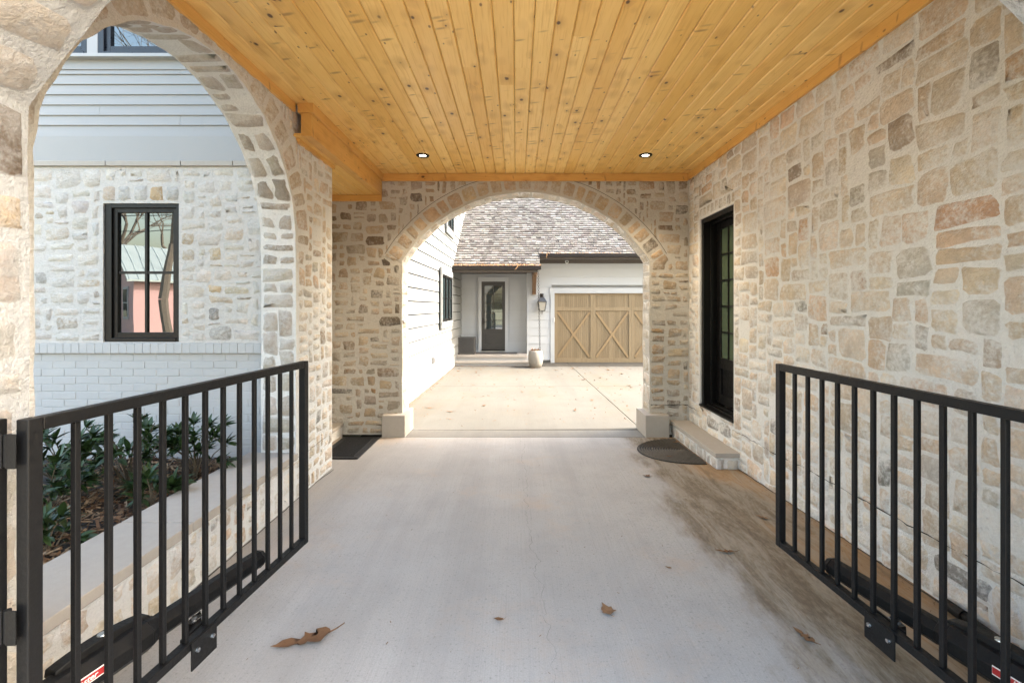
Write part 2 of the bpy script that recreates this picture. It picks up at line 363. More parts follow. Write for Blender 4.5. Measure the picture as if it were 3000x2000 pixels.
def m_concrete(name, c1, c2, dirt=True, warm=False):
    k = NT(name); p = k.pos(); x, y, z = k.sep(p)
    n_big = k.noise(p, 0.55, 5, 0.62); n_mid = k.noise(p, 2.6, 6, 0.68)
    c = k.mix(k.sm(n_big, 0.3, 0.7), c1, c2)
    c = k.mix(k.sm(n_mid, 0.42, 0.74, 0, 0.45), c, tuple(v*0.83 for v in c2))
    lanes = k.noise(k.vmul(p, (1.5, 0.10, 1)), 1.5, 4, 0.6)
    c = k.mix(k.sm(lanes, 0.44, 0.68, 0, 0.38), c, tuple(v*m for v, m in zip(c2, (0.74, 0.74, 0.75))))
    broom = k.noise(k.vmul(p, (1, 0.012, 1)), 150, 3, 0.6)
    c = k.mix(k.sm(broom, 0.45, 0.75, 0, 0.26), c, tuple(v*0.66 for v in c2))
    speck = k.noise(p, 75, 3, 0.5)
    c = k.mix(k.sm(speck, 0.60, 0.70, 0, 0.55), c, tuple(v*0.5 for v in c2))
    c = k.mix(k.sm(k.noise(p, 150, 3, 0.6), 0.35, 0.65, 0.28, 0), c, tuple(v*0.62 for v in c2))
    c = k.mix(k.sm(k.noise(p, 28, 5, 0.7), 0.58, 0.70, 0, 0.30), c, tuple(v*0.6 for v in c2))
    rust_c = (0.44, 0.30, 0.19) if c1[0] > 0.3 else (0.11, 0.085, 0.06)
    rust = k.sm(k.noise(k.vadd(p, (7.3, 2.2, 0)), 1.25, 6, 0.7), 0.53, 0.72, 0, 0.28)
    c = k.mix(rust, c, rust_c)
    if dirt:
        wig = k.math('MULTIPLY', k.math('SUBTRACT', k.noise(k.vmul(p, (1, 0.5, 1)), 2.6, 5, 0.6), 0.5), 0.9)
        edge = k.math('ADD', x, k.math('ADD', wig, k.math('MULTIPLY', y, -0.03)))
        m1 = k.sm(k.math('ADD', edge, k.math('MULTIPLY', k.math('SUBTRACT', k.noise(k.vmul(p, (1, 0.4, 1)), 14, 5, 0.7), 0.5), 0.35)), 1.02, 1.36)
        fine = k.noise(k.vmul(p, (1.0, 0.30, 1)), 62, 6, 0.7)
        d1 = k.mix(k.sm(fine, 0.42, 0.62), (0.135, 0.102, 0.068), (0.195, 0.155, 0.11))
        d2 = k.mix(k.noise(p, 9, 4), (0.25, 0.15, 0.072), (0.31, 0.20, 0.105))
        d = k.mix(k.sm(k.math('ADD', edge, k.math('MULTIPLY', k.math('SUBTRACT', k.noise(k.vmul(p, (1, 0.35, 1)), 2.0, 4), 0.5), 1.6)), 1.55, 1.95), d1, d2)
        sw_ = k.noise(k.vmul(p, (1.0, 0.16, 1)), 9, 6, 0.75, dist=0.8)
        d = k.mix(k.sm(sw_, 0.40, 0.56, 0.55, 0), d, (0.30, 0.265, 0.215)); d = k.mix(k.sm(sw_, 0.54, 0.62, 0, 0.45), d, (0.10, 0.072, 0.045))
        c = k.mix(k.math('MULTIPLY', m1, 0.95), c, d)
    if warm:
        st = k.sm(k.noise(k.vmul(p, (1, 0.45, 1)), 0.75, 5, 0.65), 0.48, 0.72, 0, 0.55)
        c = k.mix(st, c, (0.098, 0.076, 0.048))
    h = k.math('ADD', k.math('MULTIPLY', broom, 0.6), k.math('MULTIPLY', k.noise(p, 60, 4), 0.5))
    return k.done(c, 0.88, k.bump(h, 0.004, 0.35), spec=0.3)
MAT['concrete'] = m_concrete('broomed_concrete', (0.385, 0.365, 0.345), (0.33, 0.31, 0.29))
MAT['concrete_sun'] = m_concrete('courtyard_concrete', (0.118, 0.110, 0.095), (0.102, 0.094, 0.079), dirt=False, warm=True)  # courtyard copy of the concrete, colour darkened to offset full sun
def m_grass():
    k = NT('lawn_grass'); p = k.pos()
    c = k.mix(k.noise(p, 0.6, 6, 0.7), (0.19, 0.19, 0.11), (0.29, 0.265, 0.19))
    return k.done(c, 0.95, k.bump(k.noise(p, 40, 4), 0.03, 0.6), spec=0.2)
MAT['grass'] = m_grass()

# ------------------------------------------------------------------ masonry
PAL_PALE = [((0.55,0.45,0.33),4),((0.50,0.395,0.275),4),((0.60,0.52,0.42),4),((0.45,0.385,0.31),2.2),((0.53,0.385,0.25),2.6),((0.40,0.375,0.335),1.0),((0.30,0.22,0.15),0.45),((0.46,0.27,0.13),0.35),((0.13,0.12,0.10),0.12)]
PAL_FAR = [((0.40,0.31,0.22),4),((0.34,0.26,0.18),4),((0.45,0.36,0.26),3),((0.30,0.26,0.22),3),((0.25,0.17,0.105),1.4),((0.36,0.22,0.10),0.8),((0.10,0.075,0.055),0.65)]
PAL_WHITE = [((0.50,0.47,0.44),4),((0.45,0.43,0.41),4),((0.53,0.49,0.44),3),((0.40,0.40,0.40),2.4),((0.47,0.40,0.31),1.2),((0.45,0.33,0.18),0.5),((0.30,0.26,0.21),0.35),((0.16,0.15,0.14),0.15)]
def lift(pal, k): return [((tuple(min(0.9, v*k) for v in c) if min(c) > 0.11 else c), wt) for c, wt in pal]
PAL_PALE = lift(PAL_PALE, 1.22); PAL_WHITE = lift(PAL_WHITE, 1.22); PAL_FAR = lift(PAL_FAR, 1.12)
def pick(pal, rnd):
    c = rnd.choices([p[0] for p in pal], [p[1] for p in pal])[0]
    j = rnd.uniform(0.9, 1.1); return tuple(min(0.95, v*j*rnd.uniform(0.97, 1.03)) for v in c)

def pack(U, V, cell, rnd, blocked, sizes, full_v=False):
    nu = max(1, int(round(U/cell))); nv = max(1, int(round(V/cell))); cu = U/nu; cv = V/nv
    occ = [[blocked((i+0.5)*cu, (j+0.5)*cv) for i in range(nu)] for j in range(nv)]
    out = []
    for j in range(nv):
        for i in range(nu):
            if occ[j][i]: continue
            w, h = rnd.choice(sizes)
            if full_v: h = nv
            ww = 0
            while ww < w and i+ww < nu and not occ[j][i+ww]: ww += 1
            if i+ww < nu and not occ[j][i+ww] and (i+ww+1 >= nu or occ[j][i+ww+1]): ww += 1
            hh = 1
            while hh < h and j+hh < nv and all(not occ[j+hh][i+q] for q in range(ww)): hh += 1
            if j+hh == nv-1 and all(not occ[nv-1][i+q] for q in range(ww)): hh += 1
            for a in range(hh):
                for b in range(ww): occ[j+a][i+b] = True
            out.append((i*cu, (i+ww)*cu, j*cv, (j+hh)*cv))
    return out

def stone_geo(rect, P, rnd, clampf, joint, prot, rag=1.0, lim=None):
    u0, u1, v0, v1 = rect
    def wp(u, v):
        a = mnoise.noise(Vector((u*3.1+5, v*3.1, 1.7)))*0.022; b = mnoise.noise(Vector((u*3.1, v*3.1+9, 4.2)))*0.018
        return a*rag, b*rag
    g = joint*rnd.uniform(0.7, 1.5)
    a0, a1, b0, b1 = u0+g, u1-g*rnd.uniform(0.7, 1.3), v0+g*rnd.uniform(0.6, 1.2), v1-g
    W, H = max(a1-a0, 0.012), max(b1-b0, 0.012); mn = min(W, H)
    c = [mn*rnd.uniform(0.03, 0.20) for _ in range(4)]
    pts = [(a0+c[0], b0), ((a0+a1)/2, b0), (a1-c[1], b0), (a1, b0+c[1]), (a1, (b0+b1)/2), (a1, b1-c[2]), (a1-c[2], b1), ((a0+a1)/2, b1), (a0+c[3], b1), (a0, b1-c[3]), (a0, (b0+b1)/2), (a0, b0+c[0])]
    q = []
    co = [(rnd.uniform(-1, 1)*min(0.016, 0.13*W)*rag, rnd.uniform(-1, 1)*min(0.014, 0.13*H)*rag) for _ in range(4)]
    for (u, v) in pts:
        du, dv = wp(u, v); s_, t_ = (u-a0)/W, (v-b0)/H
        for (wt, c_) in (((1-s_)*(1-t_), co[0]), (s_*(1-t_), co[1]), (s_*t_, co[2]), ((1-s_)*t_, co[3])): du += wt*c_[0]; dv += wt*c_[1]
        u += du + rnd.uniform(-1, 1)*0.0075*rag; v += dv + rnd.uniform(-1, 1)*0.006*rag
        if lim: u = min(max(u, lim[0]), lim[1]); v = min(max(v, lim[2]), lim[3])
        if clampf: u, v = clampf(u, v)
        q.append((u, v))
    cu = sum(p[0] for p in q)/12; cv = sum(p[1] for p in q)/12
    ins = min(0.020, mn*0.28)
    V = [P(u, v, -0.006) for (u, v) in q]; E = [0.0]*12
    ku, kv = 1-ins/(W/2), 1-ins/(H/2)
    for (u, v) in q:
        V.append(P(cu+(u-cu)*ku*rnd.uniform(0.96, 1.03), cv+(v-cv)*kv*rnd.uniform(0.95, 1.04), prot*rnd.uniform(0.5, 1.3))); E.append(1.0)
    V.append(P(cu+rnd.uniform(-.2,.2)*W*0.5, cv+rnd.uniform(-.2,.2)*H*0.5, prot*rnd.uniform(0.9, 2.2))); E.append(1.0)
    F = [(i, (i+1) % 12, 12+(i+1) % 12, 12+i) for i in range(12)] + [(12+i, 12+(i+1) % 12, 24) for i in range(12)]
    return V, F, E

def project(p):
    p = Vector(p)
    if p.y < 0.3: return None
    return (1186+1045*p.x/p.y, 706-1045*(p.z-1.6)/p.y)

def lay(parent, items, mat, cap=300):
    """items: (V,F,E,tone). The largest in view become single stones, the rest one part."""
    sc = []
    for it in items:
        pr = [project(p) for p in it[0][:12]]
        if any(q is None for q in pr): sc.append(0); continue
        a = abs(sum(pr[i][0]*pr[(i+1) % 12][1]-pr[(i+1) % 12][0]*pr[i][1] for i in range(12)))/2
        mx = sum(q[0] for q in pr)/12; my = sum(q[1] for q in pr)/12
        if mx < -20 or mx > 2372 or my < -20 or my > 1588: a *= 0.001
        sc.append(a)
    order = sorted(range(len(items)), key=lambda i: -sc[i])
    rest = MB(); rt = []; re_ = []
    for n, i in enumerate(order):
        V, F, E, t = items[i]
        if n < cap and sc[i] > 20:
            mb = MB(); mb.add(V, F)
            obj('stone', mb, mat, parent, smooth=True, attrs={'tone': [t+(1.0,)]*len(V), 'edge': E}, fix=False)
        else:
            rest.add(V, F); rt += [t+(1.0,)]*len(V); re_ += E
    if rest.v:
        o = obj('stonework', rest, mat, parent, smooth=True, attrs={'tone': rt, 'edge': re_}, fix=False); o['kind'] = 'stuff'

SZ_WALL = [(4,2),(5,2),(5,3),(6,3),(4,3),(7,3),(3,3),(3,2),(6,2),(4,4),(2,2),(5,4),(3,4),(2,3),(6,4)]
SZ_FAR = [(3,2),(4,2),(5,2),(4,3),(3,3),(5,3),(2,2),(3,2),(2,1),(4,2)]

def build_face(U, V, cell, P, seed, pal, blocked=lambda u, v: False, clampf=None, sizes=SZ_WALL, tonef=None, joint=0.002, prot=0.009, off=(0, 0), full_v=False, rag=1.0, lim='auto', skip=0.015):
    rnd = random.Random(seed); out = []
    if lim == 'auto': lim = (0.004, U-0.004, 0.004, V-0.004)
    for r in pack(U, V, cell, rnd, blocked, sizes, full_v):
        if rnd.random() < skip: continue
        V_, F_, E_ = stone_geo(r, P, rnd, clampf, joint, prot, rag, lim)
        q0 = [Vector(v) for v in V_[:12]]; c0 = sum(q0, Vector())/12
        ar = sum((q0[i]-c0).cross(q0[(i+1) % 12]-c0).length for i in range(12))/2
        if ar < 0.0016 or ar < 0.42*(r[1]-r[0])*(r[3]-r[2]): continue
        t = pick(pal, rnd)
        if tonef: t = tonef((r[0]+r[1])/2, (r[2]+r[3])/2, t, r) or t
        out.append((V_, F_, E_, t))
    return out

# arch geometry --------------------------------------------------------------
ACX, AHS, AR, ASP = 0.12, 1.557, 1.84, 2.19          # segmental arches front and back
ACZ = ASP - math.sqrt(AR*AR - AHS*AHS)               # circle centre height
AA = math.asin(AHS/AR)
def seg_arch(n=40, jit=0.006, seed=3):
    rnd = random.Random(seed); pts = []
    for i in range(n+1):
        t = -AA + 2*AA*i/n; r = AR + (rnd.uniform(-jit, jit) if 0 < i < n else 0)
        pts.append((ACX + r*math.sin(t), ACZ + r*math.cos(t)))
    return pts
def jamb_pts(x, z0, z1, rnd, n=16, jit=0.006):
    return [(x + rnd.uniform(-jit, jit), z0 + (z1-z0)*i/n) for i in range(1, n)]
def arch_outline(x0, x1, ztop, seed):
    rnd = random.Random(seed)
    L = ACX-AHS; Rr = ACX+AHS
    o = [(x0, 0), (L, 0)] + jamb_pts(L, 0, ASP, rnd) + seg_arch(seed=seed) + list(reversed(jamb_pts(Rr, 0, ASP, rnd))) + [(Rr, 0), (x1, 0), (x1, ztop), (x0, ztop)]
    return o
RING = 0.215
XL, XR = -1.84, 2.177
YF0, YF1, YB0, YB1 = 1.04, 1.341, 5.73, 6.035
CEIL = 3.28

def intr_seg(yc0, w):
    """frame along the inside of a segmental arch: u from one foot over the crown to the other foot, v across"""
    La = 2*AA*AR
    def P(u, v, d):
        y = yc0 + v
        if u < ASP: return (ACX-AHS+d, y, u)
        if u > ASP+La: return (ACX+AHS-d, y, ASP-(u-ASP-La))
        t = -AA + (u-ASP)/AR; r = AR-d
        return (ACX+r*math.sin(t), y, ACZ+r*math.cos(t))
    return P, 2*ASP+La

# ------------------------------------------------------------------ ground
def sheet(x0, x1, y0, y1, nx, ny, zf):
    mb = MB(); V = []
    for j in range(ny+1):
        for i in range(nx+1):
            x = x0+(x1-x0)*i/nx; y = y0+(y1-y0)*j/ny; V.append((x, y, zf(x, y)))
    F = [(j*(nx+1)+i, j*(nx+1)+i+1, (j+1)*(nx+1)+i+1, (j+1)*(nx+1)+i) for j in range(ny) for i in range(nx)]
    return mb.add(V, F)
def ss(a, b, x):
    t = min(1, max(0, (x-a)/(b-a))); return t*t*(3-2*t)
def floor_z(x, y):
    return 0.095*ss(0.7, 2.1, x)*min(1, max(0, (5.3-y)/3.0)) if y > 1 else 0.095*ss(0.7, 2.1, x)*max(0, min(1, (y+2)/3))
g = MB(); g.add([(-300,-300,-0.06),(300,-300,-0.06),(300,300,-0.06),(-300,300,-0.06)], [(0,1,2,3)])
tag(obj('lawn', g, MAT['grass']), 'mown lawn around the house', kind='structure')
drv = tag(obj('driveway', sheet(-2.2, 2.3, -9.0, 5.615, 30, 60, floor_z), MAT['concrete'], smooth=True), 'broom finished concrete driveway running under the arches', kind='structure')
fc = MB(); fc.box(2.31, 11, -9.0, 0.95, -0.2, -0.004)  # added out of view so sunlit concrete bounces light into the passage
tag(obj('bounce_slab', fc, MAT['concrete']), 'unseen concrete slab added beside the driveway to bounce sunlight', kind='structure')
st = MB(); st.box(-40, 40, -15.5, -9.0, -0.3, -0.03)
tag(obj('street', st, MAT['asphalt']), 'asphalt street in front of the house', kind='structure')
th = MB(); th.box(-1.6, 1.85, 5.627, 5.945, -0.2, 0.0)
MAT['concrete_strip'] = m_concrete('threshold_concrete', (0.22, 0.21, 0.19), (0.19, 0.18, 0.16), dirt=False)
tag(obj('threshold_strip', th, MAT['concrete_strip']), 'narrow concrete strip under the back arch', kind='structure')
# courtyard slabs, one per pour
cy = empty('courtyard', (0.5, 9, 0)); tag(cy, 'sunlit concrete courtyard in front of the garage', kind='structure')
def slab(poly):
    mb = MB(); mb.prism(poly, lambda u, v, d: (u, v, -0.2*d)); return mb
XJ = lambda y: 1.64 - (y-6.0)*0.0236
for (ya, yb) in ((5.957, 9.235), (9.243, 13.4)):
    obj('slab', slab([(-1.95, ya), (XJ(ya)-0.006, ya), (XJ(yb)-0.006, yb), (-1.95, yb)]), MAT['concrete_sun'], cy)
    obj('slab', slab([(XJ(ya)+0.006, ya), (8, ya), (8, yb), (XJ(yb)+0.006, yb)]), MAT['concrete_sun'], cy)
gp = MB(); gp.box(-2, 8, 5.5, 13.4, -0.24, -0.05)
obj('joint_base', gp, MAT['gap'], cy)
# hairline crack along the drive
def ribbon(pts, wd, zf, z=0.0012):
    mb = MB(); V = []; F = []
    for i, p in enumerate(pts):
        V += [(p[0]-wd[i]/2, p[1], zf(p[0], p[1])+z), (p[0]+wd[i]/2, p[1], zf(p[0], p[1])+z)]
        if i: n = 2*i; F.append((n-2, n-1, n+1, n))
    return mb.add(V, F)
rc = random.Random(5); pts = []; x = 0.14; y = 1.9
while y < 5.5:
    x += rc.uniform(-0.017, 0.018)*1.2 - (x-(0.16-0.035*(y-1.9)))*0.12; pts.append((x, y)); y += rc.uniform(0.015, 0.05)
obj('crack', ribbon(pts, [rc.uniform(0.0003, 0.0018) for _ in pts], floor_z, 0.0016), MAT['crack'], drv)
# joint beside the side wall
pts = [(-1.83+0.0, 1.4+i*0.1) for i in range(32)]
pts = [(XL+0.012+rc.uniform(-0.006, 0.006)+(0.09*ss(4.2, 5.0, p[1])), p[1]) for p in pts]
obj('edge_joint', ribbon(pts, [rc.uniform(0.004, 0.014) for _ in pts], floor_z, 0.0016), MAT['crack'], drv)
pts = [(XR-0.012-rc.uniform(0, 0.01), 1.4+i*0.1) for i in range(31)]
obj('edge_joint', ribbon(pts, [rc.uniform(0.004, 0.016) for _ in pts], floor_z, 0.0022), MAT['crack'], drv)

# ------------------------------------------------------------------ right wall with door
DY0, DY1, DZ0, DZ1 = 4.559, 5.404, 0.441, 2.641
rw = empty('stone_side_wall', (XR+0.15, 3.5, 0), 'long cream limewashed stone wall with a black glazed door', 'wall')
mb = MB(); X2 = XR+0.3; ZT = 3.36
mb.box(XR, X2, YF0+0.3, DY0, -0.1, ZT); mb.box(XR, X2, DY1, YB0, -0.1, ZT)
mb.box(XR, X2, DY0, DY1, -0.1, DZ0); mb.box(XR, X2, DY0, DY1, DZ1, ZT)
obj('mortar', mb, MAT['mortar'], rw)
Y0r = 1.35; UR = YB0-Y0r
def Pr(u, v, d): return (XR-d, Y0r+u, v)
def blk(u, v): y = Y0r+u; return (DY0-0.02 < y < DY1+0.02 and DZ0-0.01 < v < DZ1+0.14)
def clr(u, v):
    y = Y0r+u
    if DZ0 < v < DZ1+0.13 and DY0-0.008 < y < DY1+0.008:
        u = (DY0-0.01-Y0r) if y-DY0 < DY1-y else (DY1+0.01-Y0r)
    return u, v
def tone_r(u, v, t, r):
    y = Y0r+u
    for (yy, zz, c) in ((2.36, 2.03, (0.52,0.26,0.11)), (3.42, 1.60, (0.20,0.19,0.16)), (2.93, 2.32, (0.33,0.30,0.24)), (3.63, 2.72, (0.20,0.13,0.08)), (2.95, 1.72, (0.45,0.28,0.17)), (3.3, 2.5, (0.44,0.31,0.18)),
                       (4.70, 0.30, (0.14,0.13,0.12)), (4.95, 0.38, (0.17,0.14,0.11)), (2.55, 2.98, (0.19,0.13,0.08)), (3.75, 0.86, (0.24,0.23,0.22)), (3.9, 0.62, (0.2,0.17,0.15)), (2.05, 2.75, (0.3,0.27,0.23)), (3.0, 2.55, (0.43, 0.32, 0.17))):
        if r[0] <= yy-Y0r < r[1] and r[2] <= zz < r[3]: return c
items = build_face(UR, 3.21, 0.049, Pr, 7, PAL_PALE, blk, clr, tonef=tone_r)
# soldier stones over the door
rs = random.Random(8); u = DY0-Y0r-0.03
while u < DY1-Y0r+0.02:
    wd = rs.uniform(0.07, 0.11); V_, F_, E_ = stone_geo((u, u+wd, DZ1+0.005, DZ1+0.13), Pr, rs, None, 0.006, 0.008, 0.4)
    items.append((V_, F_, E_, rs.choice([(0.42,0.33,0.22),(0.30,0.24,0.17),(0.48,0.41,0.32),(0.24,0.19,0.13)]))); u += wd
lay(rw, items, MAT['stone'])
# settlement gap that runs along the foot of the wall
def gap_strip(P, u0, u1, v0, v1, n, seed, h=0.006):
    rnd = random.Random(seed); mb = MB(); V = []; F = []
    for i in range(n+1):
        u = u0+(u1-u0)*i/n; v = v0+(v1-v0)*i/n + rnd.uniform(-0.007, 0.007) + 0.012*mnoise.noise(Vector((u*2.2, seed, 0)))
        hh = h*rnd.uniform(0.15, 1.25)
        V += [P(u, v-hh/2, 0.0145), P(u, v+hh/2, 0.0145)]
        if i: F.append((2*i-2, 2*i-1, 2*i+1, 2*i))
    return mb.add(V, F)
obj('wall_crack', gap_strip(Pr, 0.3, 3.2, 0.415, 0.375, 70, 2), MAT['gap'], rw)
obj('wall_crack', gap_strip(Pr, 4.06, 4.375, 0.37, 0.365, 10, 12, 0.006), MAT['gap'], rw)

# door
dr = MB(); XD = XR+0.175
dr.box(XR+0.02, X2+0.02, DY0, DY0+0.055, DZ0, DZ1); dr.box(XR+0.02, X2+0.02, DY1-0.055, DY1, DZ0, DZ1)
dr.box(XR+0.02, X2+0.02, DY0+0.055, DY1-0.055, DZ1-0.055, DZ1)
dr.box(XR+0.10, XR+0.14, DY0+0.055, DY0+0.075, DZ0+0.03, DZ1-0.055); dr.box(XR+0.10, XR+0.14, DY1-0.075, DY1-0.055, DZ0+0.03, DZ1-0.055)
dr.box(XR+0.10, XR+0.14, DY0+0.075, DY1-0.075, DZ1-0.075, DZ1-0.055)
door = obj('door', dr, MAT['black_frame'], rw, bevel=0.003)
thb = MB(); thb.box(XR-0.012, XR+0.06, DY0, DY1, DZ0-0.001, DZ0+0.022); thb.box(XR+0.06, XR+0.11, DY0, DY1, DZ0, DZ0+0.034); thb.box(XR+0.11, XR+0.17, DY0+0.01, DY1-0.01, DZ0, DZ0+0.045)
obj('threshold', thb, MAT['black_frame'], door, bevel=0.003)
Yd0, Yd1 = DY0+0.06, DY1-0.06; GZ0, GZ1 = 1.02, 2.50
lf = MB()
lf.box(XD, XD+0.045, Yd0, Yd0+0.10, DZ0+0.05, DZ1-0.06); lf.box(XD, XD+0.045, Yd1-0.10, Yd1, DZ0+0.05, DZ1-0.06)
lf.box(XD, XD+0.045, Yd0+0.10, Yd1-0.10, GZ1, DZ1-0.06); lf.box(XD, XD+0.045, Yd0+0.10, Yd1-0.10, GZ0-0.12, GZ0); lf.box(XD, XD+0.045, Yd0+0.10, Yd1-0.10, DZ0+0.05, DZ0+0.16)
obj('door_leaf', lf, MAT['black_frame'], door, bevel=0.003)
pn = MB(); pn.box(XD+0.022, XD+0.04, Yd0+0.10, Yd1-0.10, DZ0+0.16, GZ0-0.12)
obj('door_panel', pn, MAT['black_frame'], door, bevel=0.004)
nr, nc = 5, 3; gy0, gy1 = Yd0+0.10, Yd1-0.10
for i in range(nr):
    for j in range(nc):
        a = MB(); y0 = gy0+(gy1-gy0)*j/nc; y1 = gy0+(gy1-gy0)*(j+1)/nc; z0 = GZ0+(GZ1-GZ0)*i/nr; z1 = GZ0+(GZ1-GZ0)*(i+1)/nr
        a.box(XD+0.018, XD+0.024, y0, y1, z0, z1); obj('pane', a, MAT['glass_door'], door)
mu = MB()
for i in range(1, nr): mu.box(XD+0.006, XD+0.0175, gy0, gy1, GZ0+(GZ1-GZ0)*i/nr-0.009, GZ0+(GZ1-GZ0)*i/nr+0.009)
for j in range(1, nc): mu.box(XD+0.004, XD+0.0175, gy0+(gy1-gy0)*j/nc-0.009, gy0+(gy1-gy0)*j/nc+0.009, GZ0, GZ1)
obj('muntin', mu, MAT['black_frame'], door)
hd = MB(); hd.box(XD-0.012, XD, Yd0+0.03, Yd0+0.07, 1.25, 1.48); hd.bar((XD-0.05, Yd0+0.05, 1.38), (XD-0.05, Yd0+0.16, 1.38), 0.014, 0.018); hd.cyl((XD-0.05, Yd0+0.05, 1.38), (XD, Yd0+0.05, 1.38), 0.009)
obj('handle', hd, MAT['bronze'], door)

# ------------------------------------------------------------------ back arch wall
bw = empty('back_arch_wall', (ACX, (YB0+YB1)/2, 0), 'brownish rubble stone wall with a wide arch opening to the courtyard', 'wall')
mb = MB(); mb.prism(arch_outline(-2.75, XR+0.29, 3.4, 21), lambda u, v, d: (u, YB0+d*(YB1-YB0), v))
obj('mortar', mb, MAT['mortar_far'], bw)
XB0 = -2.45
def Pb(u, v, d): return (XB0+u, YB0-d, v)
def blkb(u, v):
    x = XB0+u - ACX
    if v < ASP: return abs(x) < AHS+0.01
    return math.hypot(x, v-ACZ) < AR+RING+0.01 and abs(x) < AHS+RING
def clb(u, v):
    x = XB0+u-ACX
    if v < ASP-0.02:
        if abs(x) < AHS+0.012: x = math.copysign(AHS+0.012, x)
    else:
        d = math.hypot(x, v-ACZ)
        if d < AR+RING+0.012 and abs(math.atan2(x, v-ACZ)) < AA+0.1:
            k = (AR+RING+0.012)/d; x *= k; v = ACZ+(v-ACZ)*k
    return x+ACX-XB0, v
def tone_b(u, v, t, r):
    x = XB0+u
    for (xx, zz, c) in ((-1.66,2.20,(0.07,0.05,0.035)),(-1.50,2.03,(0.06,0.045,0.03)),(-1.86,1.52,(0.13,0.075,0.04)),(-1.49,1.55,(0.14,0.10,0.065)),(-2.12,0.55,(0.15,0.145,0.14)),(-1.80,2.45,(0.15,0.10,0.06)),(-1.87,1.9,(0.36,0.28,0.19)),(1.76,2.36,(0.14,0.10,0.07)),(1.95,0.33,(0.10,0.07,0.05)),(2.05,0.42,(0.07,0.06,0.05)),(-1.72,1.2,(0.12,0.10,0.08)),(-2.1,2.75,(0.24,0.18,0.12)),(-1.62,0.8,(0.2,0.13,0.08))):
        if r[0] <= xx-XB0 < r[1] and r[2] <= zz < r[3]: return c
items = build_face(XR-XB0, 3.21, 0.05, Pb, 31, PAL_FAR, blkb, clb, sizes=SZ_FAR, tonef=tone_b, joint=0.010, prot=0.007)
def ring(P3, R0, R1, a0, a1, seed, pal, wmin=0.12, wmax=0.20, prot=0.009, tonef=None):
    rnd = random.Random(seed); out = []; a = a0
    while a < a1-0.02:
        b = min(a1, a + rnd.uniform(wmin, wmax)/R0)
        if a1-b < 0.05: b = a1
        def P(u, v, d, a=a): return P3(a+u, R0+v, d)
        def Pq(u, v, d): return P3(a0+u/R0, R0+v, d)
        V_, F_, E_ = stone_geo(((a-a0)*R0, (b-a0)*R0, 0.004, R1-R0), Pq, rnd, None, 0.009, prot, 0.5)
        t = pick(pal, rnd)
        out.append((V_, F_, E_, (tonef(a, t) if tonef else None) or t)); a = b
    return out
PAL_RING = lift([((0.42,0.31,0.20),4),((0.36,0.26,0.16),3),((0.47,0.37,0.26),3),((0.36,0.28,0.19),1.2),((0.42,0.29,0.16),0.5)], 1.2)
items += ring(lambda a, r, d: (ACX+r*math.sin(a), YB0-d, ACZ+r*math.cos(a)), AR+0.006, AR+RING, -AA-0.02, AA+0.02, 33, PAL_RING,
              tonef=lambda a, t: (0.10, 0.075, 0.055) if 0.83 < a < 0.93 else None)
lay(bw, items, MAT['stone_far'], cap=290)
Pi, Li = intr_seg(YB0+0.012, 0.28)
items = build_face(Li, 0.28, 0.07, Pi, 35, [((0.50,0.42,0.31),3),((0.44,0.35,0.24),2),((0.56,0.48,0.38),3),((0.38,0.25,0.13),0.7)], sizes=[(2,2),(3,4),(2,4),(3,2),(2,3)], joint=0.008, prot=0.008)
MAT['stone_jamb'] = m_stone('arch_jamb_stone', M1, M2, 0.15, 0.75, 0.45)
mbj = MB(); tj = []; ej = []
for V_, F_, E_, t in items: mbj.add(V_, F_); tj += [t+(1.0,)]*len(V_); ej += E_
o = obj('arch_stone', mbj, MAT['stone_jamb'], bw, smooth=True, attrs={'tone': tj, 'edge': ej}, fix=False); o['kind'] = 'stuff'
for (x0, x1) in ((-1.66, -1.373), (1.593, 1.886)):
    a = MB(); a.box(x0, x1, 5.605, 6.05, -0.05, 0.27); obj('plinth', a, MAT['limestone'], bw, bevel=0.006)
obj('wall_crack', gap_strip(lambda u, v, d: (u, YB0-d, v), 1.69, 2.16, 0.375, 0.37, 14, 17, 0.010), MAT['gap'], bw)
# thin mortar line round the arch ring
mb = MB(); V = []; F = []
for i in range(61):
    a = -AA-0.02 + (2*AA+0.04)*i/60; r = AR+RING+0.012+0.004*mnoise.noise(Vector((a*9, 0, 0)))
    for q in (-0.003, 0.003): V.append((ACX+(r+q)*math.sin(a), YB0-0.006, ACZ+(r+q)*math.cos(a)))
    if i: F.append((2*i-2, 2*i-1, 2*i+1, 2*i))
mb.add(V, F); obj('arch_line', mb, MAT['brown_trim'], bw)

# ------------------------------------------------------------------ front arch wall (the camera stands outside it)
fw = empty('front_arch_wall', (ACX, (YF0+YF1)/2, 0), 'stone front wall whose pale arch edge frames the driveway entry', 'wall')
MAT['mortar_front'] = m_mortar('front_mortar_dimmed', (0.45, 0.455, 0.455), (0.385, 0.385, 0.38)); MAT['stone_front'] = m_stone('front_stone_dimmed', (0.45, 0.455, 0.455), (0.385, 0.385, 0.38), 0.1, 0.7, 0.40)  # front masonry colours greyed and darkened to offset bounce off the sunlit ground
mb = MB(); mb.prism(arch_outline(-2.75, XR+0.6, 3.9, 41), lambda u, v, d: (u, YF0+d*(YF1-YF0), v))
obj('mortar', mb, MAT['mortar_front'], fw)
Pf, Lf = intr_seg(YF0+0.005, 0.29)
def tone_f(u, v, t, r):
    if r[0] <= 2.17 < r[1]: return (0.15, 0.105, 0.07)
items = build_face(Lf, 0.29, 0.05, Pf, 44, lift(PAL_WHITE[:5], 0.85), sizes=[(3,6),(4,6),(2,6),(3,6),(5,6)], tonef=tone_f, joint=0.010, prot=0.008, lim=(0.004, Lf, 0.004, 0.285))
